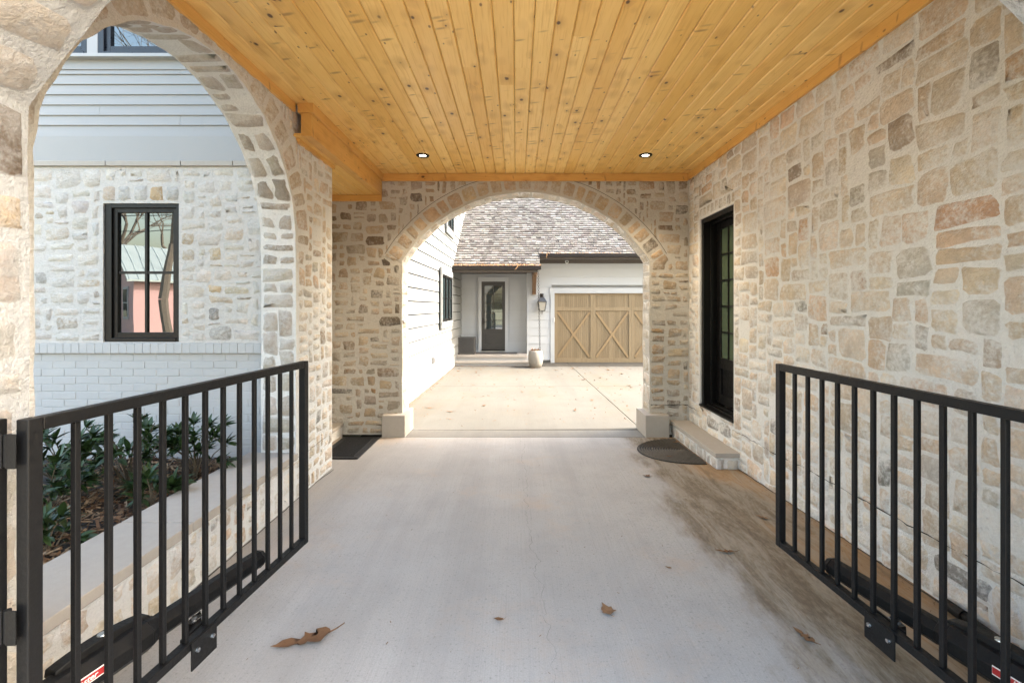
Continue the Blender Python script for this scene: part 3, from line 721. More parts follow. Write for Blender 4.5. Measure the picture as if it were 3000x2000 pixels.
lay(fw, items, MAT['stone_front'], cap=60)

# ------------------------------------------------------------------ side arch wall
SY, SR, SZ = 2.765, 1.03, 2.12
YN, YFj = SY-SR, SY+SR-0.03
XO = XL-0.29
sw = empty('side_arch_wall', ((XL+XO)/2, 2.9, 0), 'cream stone wall with a round arch over a low planting ledge', 'wall')
rnd = random.Random(51); outl = [(YF1, 0.335), (YN, 0.335)]
outl += [(YN+rnd.uniform(-.007,.007), 0.335+(SZ-0.335)*i/14) for i in range(1, 14)]
for i in range(41):
    t = PI - PI*i/40; r = SR+rnd.uniform(-.007,.007); outl.append((SY+r*math.cos(t), SZ+r*math.sin(t)))
outl = [p if p[0] < YFj or p[1] > SZ+0.3 else (min(p[0], YFj+0.03), p[1]) for p in outl]
outl += [(SY+SR+rnd.uniform(-.007,.007), SZ-(SZ-0.335)*i/14) for i in range(1, 14)] + [(SY+SR, 0.335), (4.543, 0.335), (4.543, 3.36), (YF1, 3.36)]
mb = MB(); mb.prism(outl, lambda u, v, d: (XL-d*0.29, u, v)); mb.box(XO, XL, YF1, 4.543, -0.1, 0.3345)
obj('mortar', mb, MAT['mortar'], sw)
def Ps(u, v, d): return (XL+d, YF1+u, v)
SRING = 0.24
def blks(u, v):
    y = YF1+u
    if v < 0.335: return False
    if v < SZ: return YN-0.01 < y < SY+SR+0.01
    return math.hypot(y-SY, v-SZ) < SR+SRING
def cls(u, v):
    y = YF1+u
    if v > SZ:
        d = math.hypot(y-SY, v-SZ)
        if 0.2 < d < SR+SRING+0.01: k = (SR+SRING+0.01)/d; y = SY+(y-SY)*k; v = SZ+(v-SZ)*k
    elif v > 0.345:
        if YN-0.012 < y < SY+SR+0.012: y = YN-0.012 if y < SY else SY+SR+0.012
    return y-YF1, min(v, 3.24)
items = build_face(4.543-YF1, 3.24, 0.048, Ps, 53, PAL_PALE, blks, cls, sizes=[(3,2),(4,2),(3,3),(2,2),(4,3),(2,3),(3,2),(3,4)], joint=0.009)
items += ring(lambda a, r, d: (XL+d, SY+r*math.sin(a), SZ+r*math.cos(a)), SR+0.008, SR+SRING, -PI/2, PI/2, 55, PAL_RING + [((0.50,0.42,0.32),4)], 0.13, 0.24)
lay(sw, items, MAT['stone'], cap=280)
# stones of the reveal: far jamb and the underside of the arch
LJ = SZ-0.40; LA = PI*SR
def Pj(u, v, d):
    x = XO+0.004+v
    if u < LJ: return (x, SY+SR-d, 0.40+u)
    t = (u-LJ)/SR; r = SR-d
    return (x, SY+r*math.cos(t), SZ+r*math.sin(t))
items = build_face(LJ+LA, 0.282, 0.047, Pj, 57, [((0.50,0.45,0.38),4),((0.42,0.38,0.32),3),((0.36,0.32,0.26),2),((0.55,0.50,0.44),3),((0.27,0.23,0.18),1)], sizes=[(3,3),(4,3),(3,6),(2,3),(4,3),(2,6)], joint=0.010, prot=0.008)
lay(sw, items, MAT['stone_white'], cap=120)
obj('wall_crack', gap_strip(Ps, 2.45, 3.0, 0.345, 0.352, 14, 23), MAT['gap'], sw)
# coping slabs on the ledge
for (a, b) in ((YF1+0.01, 2.56), (2.566, SY+SR-0.002)):
    m = MB(); m.box(-2.23, XL+0.022, a, b, 0.336, 0.392); obj('coping', m, MAT['limestone'], sw, bevel=0.005)
m = MB(); m.box(-2.24, XO-0.002, 1.0, 3.94, -0.1, 0.30); obj('curb', m, MAT['mortar'], sw)

# ------------------------------------------------------------------ recess beyond the side wall
nw = empty('recess_wall', (-2.6, 5.1, 0), 'stone return wall hidden in the recess beside the black mat', 'wall')
m = MB(); m.box(-2.76, -2.452, 4.3, YB0-0.002, -0.1, 3.3); m.box(-2.451, XO-0.001, 4.30, 4.54, -0.1, 3.3); obj('mortar', m, MAT['mortar'], nw)
stp = empty('recess_step', (-2.31, 5.15, 0), 'small stone step tucked in the recess beside the black mat', 'step')
m = MB(); m.box(-2.45, -2.185, 4.56, 5.715, -0.02, 0.112); obj('riser', m, MAT['mortar'], stp)
m = MB(); m.box(-2.45, -2.168, 4.56, 5.72, 0.113, 0.152); obj('tread', m, MAT['limestone'], stp, bevel=0.004)
# step at the black door
stp = empty('door_step', (2.06, 5.05, 0), 'low stone step with a sawn tread below the black door', 'step')
m = MB(); m.box(1.952, XR-0.001, 4.435, 5.70, -0.02, 0.139); obj('riser', m, MAT['mortar'], stp)
m = MB(); m.box(1.932, XR-0.001, 4.415, 5.715, 0.14, 0.186); obj('tread', m, MAT['limestone'], stp, bevel=0.004)
its = build_face(1.26, 0.135, 0.045, lambda u, v, d: (1.952-d, 4.437+u, v), 61, PAL_WHITE, sizes=[(3,3),(2,3),(4,3),(3,2)], joint=0.008)
its += build_face(0.22, 0.135, 0.045, lambda u, v, d: (1.954+u, 4.435-d, v), 62, PAL_WHITE, sizes=[(2,3),(3,3)], joint=0.008)
lay(stp, its, MAT['stone_white'], cap=60)

# ------------------------------------------------------------------ ceiling
cl = empty('cedar_ceiling', (0.17, 3.5, CEIL), 'knotty honey coloured tongue and groove cedar ceiling', 'ceiling')
def board(x0, x1, y0, y1, z, th=0.02, ch=0.007, mat='wood', name='board', parent=cl):
    mb = MB(); poly = [(x0, z+th), (x1, z+th), (x1, z+ch), (x1-ch, z), (x0+ch, z), (x0, z+ch)]
    mb.prism(poly, lambda u, v, d: (u, y0+d*(y1-y0), v)); return obj(name, mb, MAT[mat], parent)
NBD = 33; bx0, bx1 = XL+0.003, XR-0.003; bwid = (bx1-bx0)/NBD; rb = random.Random(71)
for i in range(NBD):
    x0 = bx0+i*bwid+0.0006; x1 = x0+bwid-0.0025; zz = CEIL+rb.uniform(0, 0.0015)
    if rb.random() < 0.3:
        c = rb.uniform(2.6, 5.0); board(x0, x1, YF1, c-0.0008, zz); board(x0, x1, c+0.0008, YB0, zz+0.0008)
    else: board(x0, x1, YF1, YB0, zz)
m = MB(); m.box(XO, XR+0.3, YF1, YB0, CEIL+0.03, CEIL+0.06); obj('backing', m, MAT['brown_trim'], cl)
TZ = 3.196
m = MB(); m.box(-1.688, XR-0.026, YB0-0.025, YB0-0.001, TZ-0.012, CEIL-0.001); obj('trim_board', m, MAT['wood_x'], cl, bevel=0.002)
m = MB(); m.box(XR-0.025, XR-0.001, 1.95, YB0-0.001, TZ, CEIL-0.001); obj('trim_board', m, MAT['wood_y'], cl, bevel=0.002)
m = MB(); m.box(XR-0.025, XR-0.001, YF1, 1.948, TZ, CEIL-0.001); obj('trim_board', m, MAT['wood_y'], cl, bevel=0.002)
m = MB(); m.box(XL+0.001, XL+0.024, YF1, 3.747, TZ+0.01, CEIL-0.001); obj('trim_board', m, MAT['wood_y'], cl, bevel=0.002)
# dropped beam and soffit at the recess
bm_ = MB(); bm_.box(-1.775, -1.69, 3.75, YB0-0.001, 3.012, 3.201); beam = obj('beam', bm_, MAT['wood_y'], cl, bevel=0.003)
m = MB(); m.box(-1.80, -1.668, 3.742, YB0-0.027, 3.202, CEIL-0.0015); obj('beam_trim', m, MAT['wood_y'], cl, bevel=0.002)
for k in range(8):
    x1 = -1.776-k*0.115; board(x1-0.114, x1, 3.752 if k < 1 else 4.546, YB0-0.001, 3.014)
m = MB(); m.box(-2.45, -1.69, YB0-0.026, YB0-0.0015, 2.932, 3.0105); obj('trim_board', m, MAT['wood_x'], cl, bevel=0.002)
m = MB(); m.box(-1.839, -1.812, 3.80, 4.545, 2.975, 3.012); obj('trim_board', m, MAT['wood_y'], cl)
# recessed lights
lab = ['small recessed lit downlight nearer the dropped beam', 'small recessed lit downlight nearer the black glazed door']
MAT['lamp_glow'] = NT('lamp_glow').m
nt_ = MAT['lamp_glow'].node_tree; e_ = nt_.nodes['Principled BSDF']; e_.inputs['Emission Color'].default_value = (1, 0.9, 0.72, 1); e_.inputs['Emission Strength'].default_value = 6.0
for i, (x, y) in enumerate(((-1.035, 5.03), (1.425, 5.02))):
    t = empty('downlight', (x, y, CEIL-0.01), lab[i], 'light', 'recessed downlights in the cedar ceiling')
    prof = [(0.036, -0.001), (0.040, -0.010), (0.068, -0.010), (0.072, -0.004), (0.072, 0.0005)]
    mb = MB(); n = 24; V = []; F = []
    for (r, z) in prof:
        for q in range(n): V.append((x+r*math.cos(2*PI*q/n), y+r*math.sin(2*PI*q/n), CEIL+z))
    for k in range(len(prof)-1):
        for q in range(n): F.append((k*n+q, k*n+(q+1) % n, (k+1)*n+(q+1) % n, (k+1)*n+q))
    mb.add(V, F); obj('trim_ring', mb, MAT['black_matte'], t, smooth=True, fix=False)
    mb = MB(); mb.add([(x+0.037*math.cos(2*PI*q/n), y+0.037*math.sin(2*PI*q/n), CEIL-0.003) for q in range(n)], [tuple(range(n))])
    obj('lens', mb, MAT['lamp_glow'], t)
    ld = bpy.data.lights.new('downlight_lamp', 'SPOT'); ld.energy = 14; ld.spot_size = math.radians(110); ld.spot_blend = 0.8; ld.color = (1, 0.82, 0.58); ld.shadow_soft_size = 0.04
    lo = bpy.data.objects.new('downlight_lamp', ld); COL.objects.link(lo); lo.parent = t; lo.location = (0, 0, -0.02)

# ------------------------------------------------------------------ upper storey and wing (they shade the drive)
up = empty('upper_storey', (0.2, 3.5, 3.4), 'white upper storey and gable roof over the stone passage', 'building')
m = MB(); m.box(XO, XR+0.31, YF0, YB1, 3.41, 5.2); obj('wall', m, MAT['white_paint'], up)
m = MB(); m.prism([(XO-0.3, 5.1), (XR+0.6, 5.1), (0.17, 7.2)], lambda u, v, d: (u, YF0-0.3+d*(YB1-YF0+0.45), v)); obj('roof', m, MAT['brown_trim'], up)
wg = empty('stone_house_wing', (6, 3.5, 0), 'two storey stone house wing behind the black door', 'building')
m = MB(); m.box(XR+0.32, 10, YF0, YB1-0.05, -0.1, 6.0); obj('wall', m, MAT['mortar'], wg)
m = MB(); m.prism([(YF0-0.3, 6.0), (YB1+0.1, 6.0), ((YF0+YB1)/2, 8.2)], lambda u, v, d: (XR+0.32+d*7.9, u, v)); obj('roof', m, MAT['brown_trim'], wg)

# ------------------------------------------------------------------ house seen through the side arch
HY = 3.95
hs = empty('house_front', (-4.2, 4.2, 0), 'pale house front of stone over painted brick with grey lap siding above', 'building')
WX0, WX1, WZ0, WZ1 = -3.587, -2.929, 1.301, 2.503
HXa, HXb = -4.75, XO-0.003
m = MB(); m.box(HXa, WX0, HY, HY+0.25, 1.29, 2.82); m.box(WX1, HXb, HY, HY+0.25, 1.29, 2.82); m.box(WX0, WX1, HY, HY+0.25, 2.503, 2.82); m.box(WX0, WX1, HY, HY+0.25, 1.29, 1.3005)
obj('mortar', m, MAT['mortar_white'], hs)
m = MB(); m.box(HXa, HXb, HY+0.012, HY+0.25, -0.1, 1.289); obj('brick_mortar', m, MAT['brick_paint'], hs)
m = MB(); m.box(-7, -2.78, HY+0.26, YB1+0.3, -0.1, 6.2); m.box(-7, HXa-0.002, HY, HY+0.258, -0.1, 6.2); m.box(HXa, HXb, HY+0.07, HY+0.259, 2.87, 6.2); obj('wall', m, MAT['grey_paint'], hs)
def Ph(u, v, d): return (HXa+u, HY-d, 1.295+v)
def blkh(u, v):
    x = HXa+u; z = 1.295+v; return (WX0-0.01 < x < WX1+0.01 and z < WZ1+0.17)
def clh(u, v):
    x = HXa+u; z = 1.295+v
    if z < WZ1+0.16 and WX0-0.02 < x < WX1+0.012: x = WX0-0.02 if x-WX0 < WX1-x else WX1+0.012
    return x-HXa, v
def tone_h(u, v, t, r):
    x = HXa+u; z = 1.295+v
    for (xx, zz, c) in ((-3.70,1.76,(0.44,0.32,0.17)),(-3.92,1.46,(0.36,0.28,0.19)),(-2.83,2.13,(0.45,0.35,0.22)),(-2.82,2.0,(0.44,0.36,0.24)),(-2.42,1.69,(0.27,0.22,0.17)),(-2.63,1.6,(0.17,0.16,0.15)),(-4.08,1.84,(0.33,0.33,0.33)),(-3.75,2.2,(0.38,0.38,0.38)),(-2.55,1.34,(0.33,0.32,0.30))):
        if r[0] <= xx-HXa < r[1] and r[2] <= zz-1.295 < r[3]: return c
items = build_face(HXb-HXa, 1.52, 0.046, Ph, 81, PAL_WHITE, blkh, clh, sizes=[(3,2),(4,2),(5,3),(3,3),(2,2),(4,3),(3,2),(2,1),(5,2),(3,1)], tonef=tone_h, joint=0.008, prot=0.006)
cols = [(0.50,0.40,0.31),(0.42,0.42,0.42),(0.46,0.46,0.46),(0.50,0.33,0.14),(0.43,0.43,0.42)]; rs = random.Random(9)
for i in range(5):
    a = WX0-0.02+i*(WX1-WX0+0.03)/5; V_, F_, E_ = stone_geo((a-HXa, a+(WX1-WX0+0.03)/5-HXa, WZ1+0.012-1.295, WZ1+0.165-1.295), Ph, rs, None, 0.006, 0.008, 0.3)
    items.append((V_, F_, E_, cols[i]))
lay(hs, items, MAT['stone_white'], cap=290)
# painted brick courses
rb = random.Random(12); zc = 1.198; row = 0
while zc > 0.24:
    z0 = zc-0.0665; x = HXb-0.001 - (0.1 if row % 2 else 0.0)
    if row % 2:
        m = MB(); m.box(HXb-0.098, HXb-0.001, HY+0.007+rb.uniform(0,.003), HY+0.06, z0+0.006, zc); obj('brick', m, MAT['brick_paint'], hs, bevel=0.003)
    while x > HXa+0.2:
        dz = rb.uniform(-0.0025, 0.0025); m = MB(); m.box(x-0.192, x, HY+rb.uniform(0.0070, 0.0105), HY+0.06, z0+0.006+dz, zc+dz); obj('brick', m, MAT['brick_paint'], hs, bevel=0.003)
        x -= 0.2
    zc = z0; row += 1
# rowlock ledge
m = MB(); m.box(HXa, HXb-0.002, HY-0.0145, HY+0.05, 1.206, 1.2865); obj('ledge_mortar', m, MAT['brick_paint'], hs)
x = HXb-0.001; k = 0
while x > HXa+0.02:
    m = MB(); m.box(x-0.068, x-0.003, HY-0.018+rb.uniform(-.0015,.0015), HY+0.06, 1.204, 1.2885); obj('brick', m, MAT['brick_paint'], hs, bevel=0.003); x -= 0.0685
# stone band, frieze, lap siding, trim
xs = [HXa, -3.55, -2.90, -2.45, HXb]
for a, b in zip(xs[:-1], xs[1:]):
    m = MB(); m.box(a+0.003, b-0.003, HY-0.022, HY+0.1, 2.822, 2.866); obj('band_stone', m, MAT['limestone'], hs, bevel=0.004)
m = MB(); m.box(HXa, HXb, HY-0.004, HY+0.02, 2.868, 3.085); obj('frieze_board', m, MAT['grey_paint'], hs)
def lap(x0, x1, y, z0, z1, mat, parent, lapd=0.016, th=0.011, name='siding_plank'):
    m = MB(); m.add([(x0,y-lapd,z0),(x1,y-lapd,z0),(x1,y-lapd+th,z0),(x0,y-lapd+th,z0),(x0,y-0.003,z1+0.012),(x1,y-0.003,z1+0.012),(x1,y+0.006,z1+0.012),(x0,y+0.006,z1+0.012)],
        [(0,3,2,1),(4,5,6,7),(0,1,5,4),(1,2,6,5),(2,3,7,6),(3,0,4,7)])
    return obj(name, m, MAT[mat], parent)
zz = [3.085, 3.180, 3.267, 3.357, 3.446, 3.535, 3.622, 3.663, 3.748]
jn = [None, -2.92, -3.62, None, None, None, -2.92, None]
for i in range(len(zz)-1):
    if jn[i]:
        lap(HXa, jn[i]-0.0012, HY+0.012, zz[i], zz[i+1], 'grey_paint', hs); lap(jn[i]+0.0012, HXb, HY+0.012, zz[i], zz[i+1], 'grey_paint', hs)
    else: lap(HXa, HXb, HY+0.012, zz[i], zz[i+1], 'grey_paint', hs)
m = MB(); m.box(HXa, HXb, HY-0.045, HY+0.02, 3.752, 3.782); MAT['trim_paint'] = m_paint('pale_trim_paint', (0.36, 0.36, 0.365)); obj('window_sill', m, MAT['trim_paint'], hs, bevel=0.003)
m = MB(); m.box(-3.708, -3.617, HY-0.02, HY+0.02, 3.783, 5.2); obj('window_post', m, MAT['trim_paint'], hs)
def window_y(parent, x0, x1, y, z0, z1, cols, rows, mat, gl, fw=0.05, sashw=0.032, depth=0.05, name='window', mun=0.022):
    """window in a wall that faces -Y; y is the wall face, the sash sits back in the opening"""
    f = MB(); yb = y+depth
    f.box(x0, x0+fw, y+0.012, yb+0.05, z0, z1); f.box(x1-fw*0.55, x1, y+0.012, yb+0.05, z0, z1)
    f.box(x0+fw, x1-fw*0.55, y+0.012, yb+0.05, z1-fw*0.55, z1); f.box(x0+fw, x1-fw*0.55, y+0.006, yb+0.05, z0, z0+fw*0.5)
    wn = obj(name, f, MAT[mat], parent, bevel=0.002)
    a0, a1, b0, b1 = x0+fw, x1-fw*0.55, z0+fw*0.5, z1-fw*0.55
    s = MB(); s.box(a0, a0+sashw, yb-0.02, yb+0.02, b0, b1); s.box(a1-sashw, a1, yb-0.02, yb+0.02, b0, b1)
    s.box(a0+sashw, a1-sashw, yb-0.02, yb+0.02, b1-sashw, b1); s.box(a0+sashw, a1-sashw, yb-0.02, yb+0.02, b0, b0+sashw*1.25)
    obj('sash', s, MAT[mat], wn, bevel=0.002)
    a0 += sashw; a1 -= sashw; b0 += sashw*1.25; b1 -= sashw
    for i in range(cols):
        for j in range(rows):
            p = MB(); p.box(a0+(a1-a0)*i/cols, a0+(a1-a0)*(i+1)/cols, yb, yb+0.006, b0+(b1-b0)*j/rows, b0+(b1-b0)*(j+1)/rows); obj('pane', p, MAT[gl], wn)
    mu = MB()
    for i in range(1, cols): mu.box(a0+(a1-a0)*i/cols-mun/2, a0+(a1-a0)*i/cols+mun/2, yb-0.013, yb-0.0005, b0, b1)
    for j in range(1, rows): mu.box(a0, a1, yb-0.011, yb-0.0005, b0+(b1-b0)*j/rows-mun/2, b0+(b1-b0)*j/rows+mun/2)
    if mu.v: obj('muntin', mu, MAT[mat], wn)
    return wn
window_y(hs, WX0, WX1, HY, WZ0+0.002, WZ1-0.002, 2, 2, 'black_frame', 'glass', fw=0.062, sashw=0.038)
window_y(hs, -3.617, -2.55, HY-0.03, 3.784, 5.0, 2, 3, 'navy_frame', 'glass', fw=0.05, sashw=0.045)
window_y(hs, -4.74, -3.709, HY-0.03, 3.784, 5.0, 2, 3, 'navy_frame', 'glass', fw=0.05, sashw=0.045)

# ------------------------------------------------------------------ planting bed
bed = MB(); bed = sheet(-6.0, -2.225, 0.2, HY+0.005, 40, 40, lambda x, y: 0.285+0.035*mnoise.noise(Vector((x*2.3, y*2.3, 0)))+0.02*ss(3.2, 2.2, y))
bedo = tag(obj('planting_bed', bed, MAT['gap'], smooth=True), 'dark soil bed beside the stone ledge', kind='structure')
rm = random.Random(91); mb = MB(); tm = []
for _ in range(6500):
    y = rm.uniform(1.2, HY-0.02); x = rm.uniform(-4.6, -2.24) if rm.random() < 0.4 else rm.uniform(-3.4, -2.24)
    z = 0.30+0.035*mnoise.noise(Vector((x*2.3, y*2.3, 0)))+0.02*ss(3.2, 2.2, y)+rm.uniform(-0.006, 0.016)
    L = rm.uniform(0.02, 0.07); W = rm.uniform(0.005, 0.016); t = rm.uniform(0, PI); tl = rm.uniform(-0.5, 0.5)
    dx, dy, dz = math.cos(t)*L/2, math.sin(t)*L/2, math.sin(tl)*L/2; wx, wy = -math.sin(t)*W/2, math.cos(t)*W/2; wz = rm.uniform(-0.5, 0.5)*W
    mb.add([(x-dx-wx,y-dy-wy,z-dz-wz),(x+dx-wx,y+dy-wy,z+dz-wz),(x+dx+wx,y+dy+wy,z+dz+wz),(x-dx+wx,y-dy+wy,z-dz+wz)], [(0,1,2,3)])
    c = rm.choice([(0.10,0.055,0.03),(0.14,0.08,0.045),(0.07,0.04,0.025),(0.20,0.13,0.08),(0.27,0.19,0.12)] if y > 2.6 else [(0.16,0.09,0.05),(0.30,0.21,0.13),(0.24,0.15,0.09),(0.34,0.25,0.17),(0.11,0.06,0.03)]); tm += [c+(1.0,)]*4
tag(obj('bark_mulch', mb, MAT['mulch'], attrs={'tone': tm}, fix=False), 'brown bark chip mulch round the laurel shrubs', kind='stuff')

def leaf_mesh(L, W, fold, droop, name, mat, n=5):
    V = []; F = []
    for i in range(n+1):
        t = i/n; wd = W/2*math.sin(PI*min(1, t*0.93+0.05))**0.8; y = L*t; z = -droop*t*t*L
        V += [(-wd, y, z+fold*wd), (0, y, z), (wd, y, z+fold*wd)]
        if i: a = 3*i; F += [(a-3, a-2, a+1, a), (a-2, a-1, a+2, a+1)]
    me = bpy.data.meshes.new(name); me.from_pydata(V, [], F); me.polygons.foreach_set('use_smooth', [True]*len(F)); me.materials.append(mat); return me
LEAF = [leaf_mesh(0.085, 0.026, 0.35, 0.25, 'leaf', MAT['leaf']), leaf_mesh(0.105, 0.032, 0.25, 0.15, 'leaf', MAT['leaf']), leaf_mesh(0.07, 0.024, 0.45, 0.4, 'leaf', MAT['leaf'])]
def shrub(x, y, h, spread, nst, seed, label, per=15, cap=290):
    rnd = random.Random(seed); z0 = 0.29
    t = empty('laurel_shrub', (x, y, z0), label, 'shrub', 'laurel shrubs in the mulch bed')
    st = MB(); cnt = 0
    for i in range(nst):
        a = rnd.uniform(0, 2*PI); rr = spread*math.sqrt(rnd.random()); hh = h*rnd.uniform(0.45, 1.0)*(1-0.35*(rr/spread)**2)
        p0 = Vector((x+rnd.uniform(-.03,.03), y+rnd.uniform(-.03,.03), z0)); p2 = Vector((x+rr*math.cos(a), y+rr*math.sin(a)*0.8, z0+hh)); p1 = (p0+p2)/2+Vector((0,0,hh*0.18))
        if p2.x > -2.2 and p2.z < 0.45: p2.x = -2.2
        if p2.y > HY-0.1: p2.y = HY-0.1
        st.tube([p0, p1, p2], [0.006, 0.004, 0.0025], 5)
        d = (p2-p1).normalized(); s1 = d.cross(Vector((0,0,1)))
        if s1.length < 0.1: s1 = Vector((1,0,0))
        s1.normalize(); s2 = d.cross(s1)
        for k in range(per):
            if cnt >= cap: break
            ph = 2.4*k+rnd.uniform(-.3,.3); back = rnd.random()**1.5*0.5*(p2-p1).length*(0 if k < per*0.55 else 1.6)
            base = p2-d*back; el = rnd.uniform(0.35, 1.15) if k > 2 else rnd.uniform(0.1, 0.5)
            dr = (s1*math.cos(ph)+s2*math.sin(ph))*math.sin(el)+d*math.cos(el); dr.normalize()
            up_ = Vector((0,0,1)); xx = dr.cross(up_)
            if xx.length < 0.05: xx = Vector((1,0,0))
            xx.normalize(); nz = xx.cross(dr); xx = (xx*math.cos(0.5*rnd.uniform(-1,1))+nz*math.sin(0.5*rnd.uniform(-1,1))).normalized(); nz = xx.cross(dr)
            lf = bpy.data.objects.new('leaf', rnd.choice(LEAF)); COL.objects.link(lf); lf.parent = t
            mtx = Matrix((xx, dr, nz)).transposed().to_4x4(); sc = rnd.uniform(0.8, 1.2)
            lf.rotation_mode = 'QUATERNION'; lf.rotation_quaternion = mtx.to_quaternion(); lf.scale = (sc, sc, sc); lf.location = base-Vector((x, y, z0)); cnt += 1
    obj('stem', st, MAT['stem'], t)
shrub(-2.80, 3.30, 0.55, 0.36, 26, 1, 'tallest dark green laurel shrub, in the middle of the mulch bed')
shrub(-2.46, 3.50, 0.46, 0.26, 18, 2, 'leggy laurel shrub nearest the stone pier of the side arch')
shrub(-2.95, 2.85, 0.40, 0.27, 20, 3, 'broad laurel shrub nearest the black hinge post')
shrub(-2.36, 2.95, 0.24, 0.13, 10, 4, 'small low laurel shrub leaning against the ledge coping')
shrub(-2.50, 2.42, 0.20, 0.17, 11, 5, 'sparse low laurel shrub on the leaf strewn end of the bed')
shrub(-3.35, 3.35, 0.48, 0.30, 20, 6, 'laurel shrub beneath the black four pane window')

# ------------------------------------------------------------------ courtyard house: white side wall
AX = lambda y: -1.835 + (y-6.03)*0.0224
cw = empty('white_house_wing', (-2.4, 9.5, 0), 'sunlit white lap sided house wing beside the courtyard', 'building')
mb = MB(); mb.add([(AX(6.04)-0.02,6.04,-.1),(AX(18)-0.02,18,-.1),(-6.9,18,-.1),(-6.9,6.36,-.1),(-6.9,6.36,6.2),(AX(6.04)-0.02,6.04,6.2),(AX(18)-0.02,18,6.2),(-6.9,18,6.2)],
    [(0,1,2,3),(5,4,7,6),(0,5,6,1),(1,6,7,2),(2,7,4,3),(3,4,5,0)])
obj('wall', mb, MAT['gap'], cw)  # wall behind the planks coloured dark, standing in for shade in the gaps
mb = MB(); mb.add([(AX(6.04)+0.0,6.04,-.02),(AX(13.6)+0.0,13.6,-.02),(AX(13.6)+0.0,13.6,.075),(AX(6.04)+0.0,6.04,.075)], [(0,1,2,3)]); obj('foundation', mb, MAT['mortar_white'], cw)
rl = random.Random(15); z = 0.085
while z < 6.0:
    joints = [6.04] + ([rl.uniform(7.5, 12)] if rl.random() < 0.5 else []) + [17.6]
    for a, b in zip(joints[:-1], joints[1:]):
        a += 0.0015; b -= 0.0015; m = MB()
        V = []
        for yy in (a, b):
            X = AX(yy); V += [(X-0.016, yy, z), (X+0.024, yy, z), (X+0.012, yy, z+0.212), (X-0.016, yy, z+0.212)]
        m.add(V, [(0,1,2,3),(7,6,5,4),(0,4,5,1),(1,5,6,2),(2,6,7,3),(3,7,4,0)]); obj('siding_plank', m, MAT['sun_dimmed_white'], cw)
    z += 0.233
def window_x(parent, y0, y1, z0, z1, cols, name='window', trim=0.11):
    X = AX((y0+y1)/2)+0.030
    t = MB(); t.box(X, X+0.036, y0-trim, y0, z0, z1); t.box(X, X+0.036, y1, y1+trim, z0, z1); t.box(X, X+0.042, y0-trim-0.02, y1+trim+0.02, z1, z1+trim*1.3); t.box(X, X+0.05, y0-trim-0.02, y1+trim+0.02, z0-0.05, z0); t.box(X, X+0.036, y0-trim, y1+trim, z0-0.15, z0-0.051)
    wn = obj(name, t, MAT['sun_dimmed_white'], parent)
    f = MB(); wv = (y1-y0)/cols
    for i in range(cols+1):
        c = y0+i*wv; f.box(X+0.005, X+0.046, c-(0.0 if i == 0 else 0.05), c+(0.0 if i == cols else 0.05), z0, z1)
    f.box(X+0.004, X+0.040, y0+0.05, y1-0.05, z0, z0+0.06); f.box(X+0.004, X+0.040, y0+0.05, y1-0.05, z1-0.06, z1)
    f.box(X+0.004, X+0.028, y0+0.05, y1-0.05, z0+(z1-z0)*0.5-0.012, z0+(z1-z0)*0.5+0.012)
    obj('sash', f, MAT['black_frame'], wn)
    for i in range(cols):
        for j in range(2):
            p = MB(); p.box(X+0.006, X+0.018, y0+i*wv+0.05, y0+(i+1)*wv-0.05, z0+0.06+(z1-z0-0.12)*j/2, z0+0.06+(z1-z0-0.12)*(j+1)/2); obj('pane', p, MAT['glass_far'], wn)
    return wn
window_x(cw, 10.22, 11.72, 1.27, 2.36, 3)
window_x(cw, 10.95, 11.95, 3.55, 4.7, 2)
m = MB(); X = AX(9.47)+0.018; m.box(X, X+0.035, 9.40, 9.50, 0.44, 0.58); m.box(X+0.036, X+0.06, 9.405, 9.495, 0.46, 0.56); obj('outlet_box', m, MAT['grey_paint'], cw, bevel=0.004)

# ------------------------------------------------------------------ garage building
gb = empty('garage_building', (2.5, 13.6, 0), 'white garage with cedar shingle roof, sheltered entry and wooden garage door', 'building')
GY, PY = 13.2, 13.65
m = MB(); m.box(0.33, 8.0, GY+0.12, GY+2.5, -0.1, 3.05); m.box(-1.68, 0.331, PY+0.06, PY+2, -0.1, 3.05); obj('wall', m, MAT['white_paint'], gb)
rl = random.Random(16)
def planks_y(x0, x1, y, z0, z1, cuts=None, expo=0.233, joints=0.4):
    z = z0
    while z < z1-0.02:
        segs = [x0] + ([rl.uniform(x0+0.4, x1-0.4)] if (x1-x0 > 1.5 and rl.random() < joints) else []) + [x1]
        for a, b in zip(segs[:-1], segs[1:]): lap(a+0.001, b-0.001, y, z, min(z+expo, z1), 'white_paint', gb, lapd=0.020, th=0.012)
        z += expo
planks_y(-1.68, 0.325, PY+0.045, 0.33, 2.60)
planks_y(0.31, 1.02, GY+0.01, 0.08, 2.25)
planks_y(0.31, 8.0, GY+0.01, 2.25, 2.88, joints=1.0)
m = MB(); m.box(0.308, 0.33, GY-0.008, PY+0.02, 0.0, 2.7); obj('corner_board', m, MAT['white_paint'], gb)
m = MB(); m.box(-1.66, 0.306, PY-0.012, PY+0.02, 0.262, 0.33); obj('base_board', m, MAT['white_paint'], gb)
# porch deck and steps
m = MB(); m.box(-1.70, 0.30, 12.78, PY+0.01, -0.05, 0.20); m.box(-1.70, 0.42, 12.50, 12.779, -0.05, 0.065); steps = obj('porch_step', m, MAT['brick_paint'], gb)
for (x0, x1, y0, y1, z0, z1) in ((-1.70, 0.305, 12.74, PY-0.013, 0.201, 0.262), (-1.70, 0.44, 12.47, 12.779, 0.066, 0.112)):
    m = MB(); m.box(x0, x1, y0, y1, z0, z1); obj('tread', m, MAT['limestone'], steps, bevel=0.004)
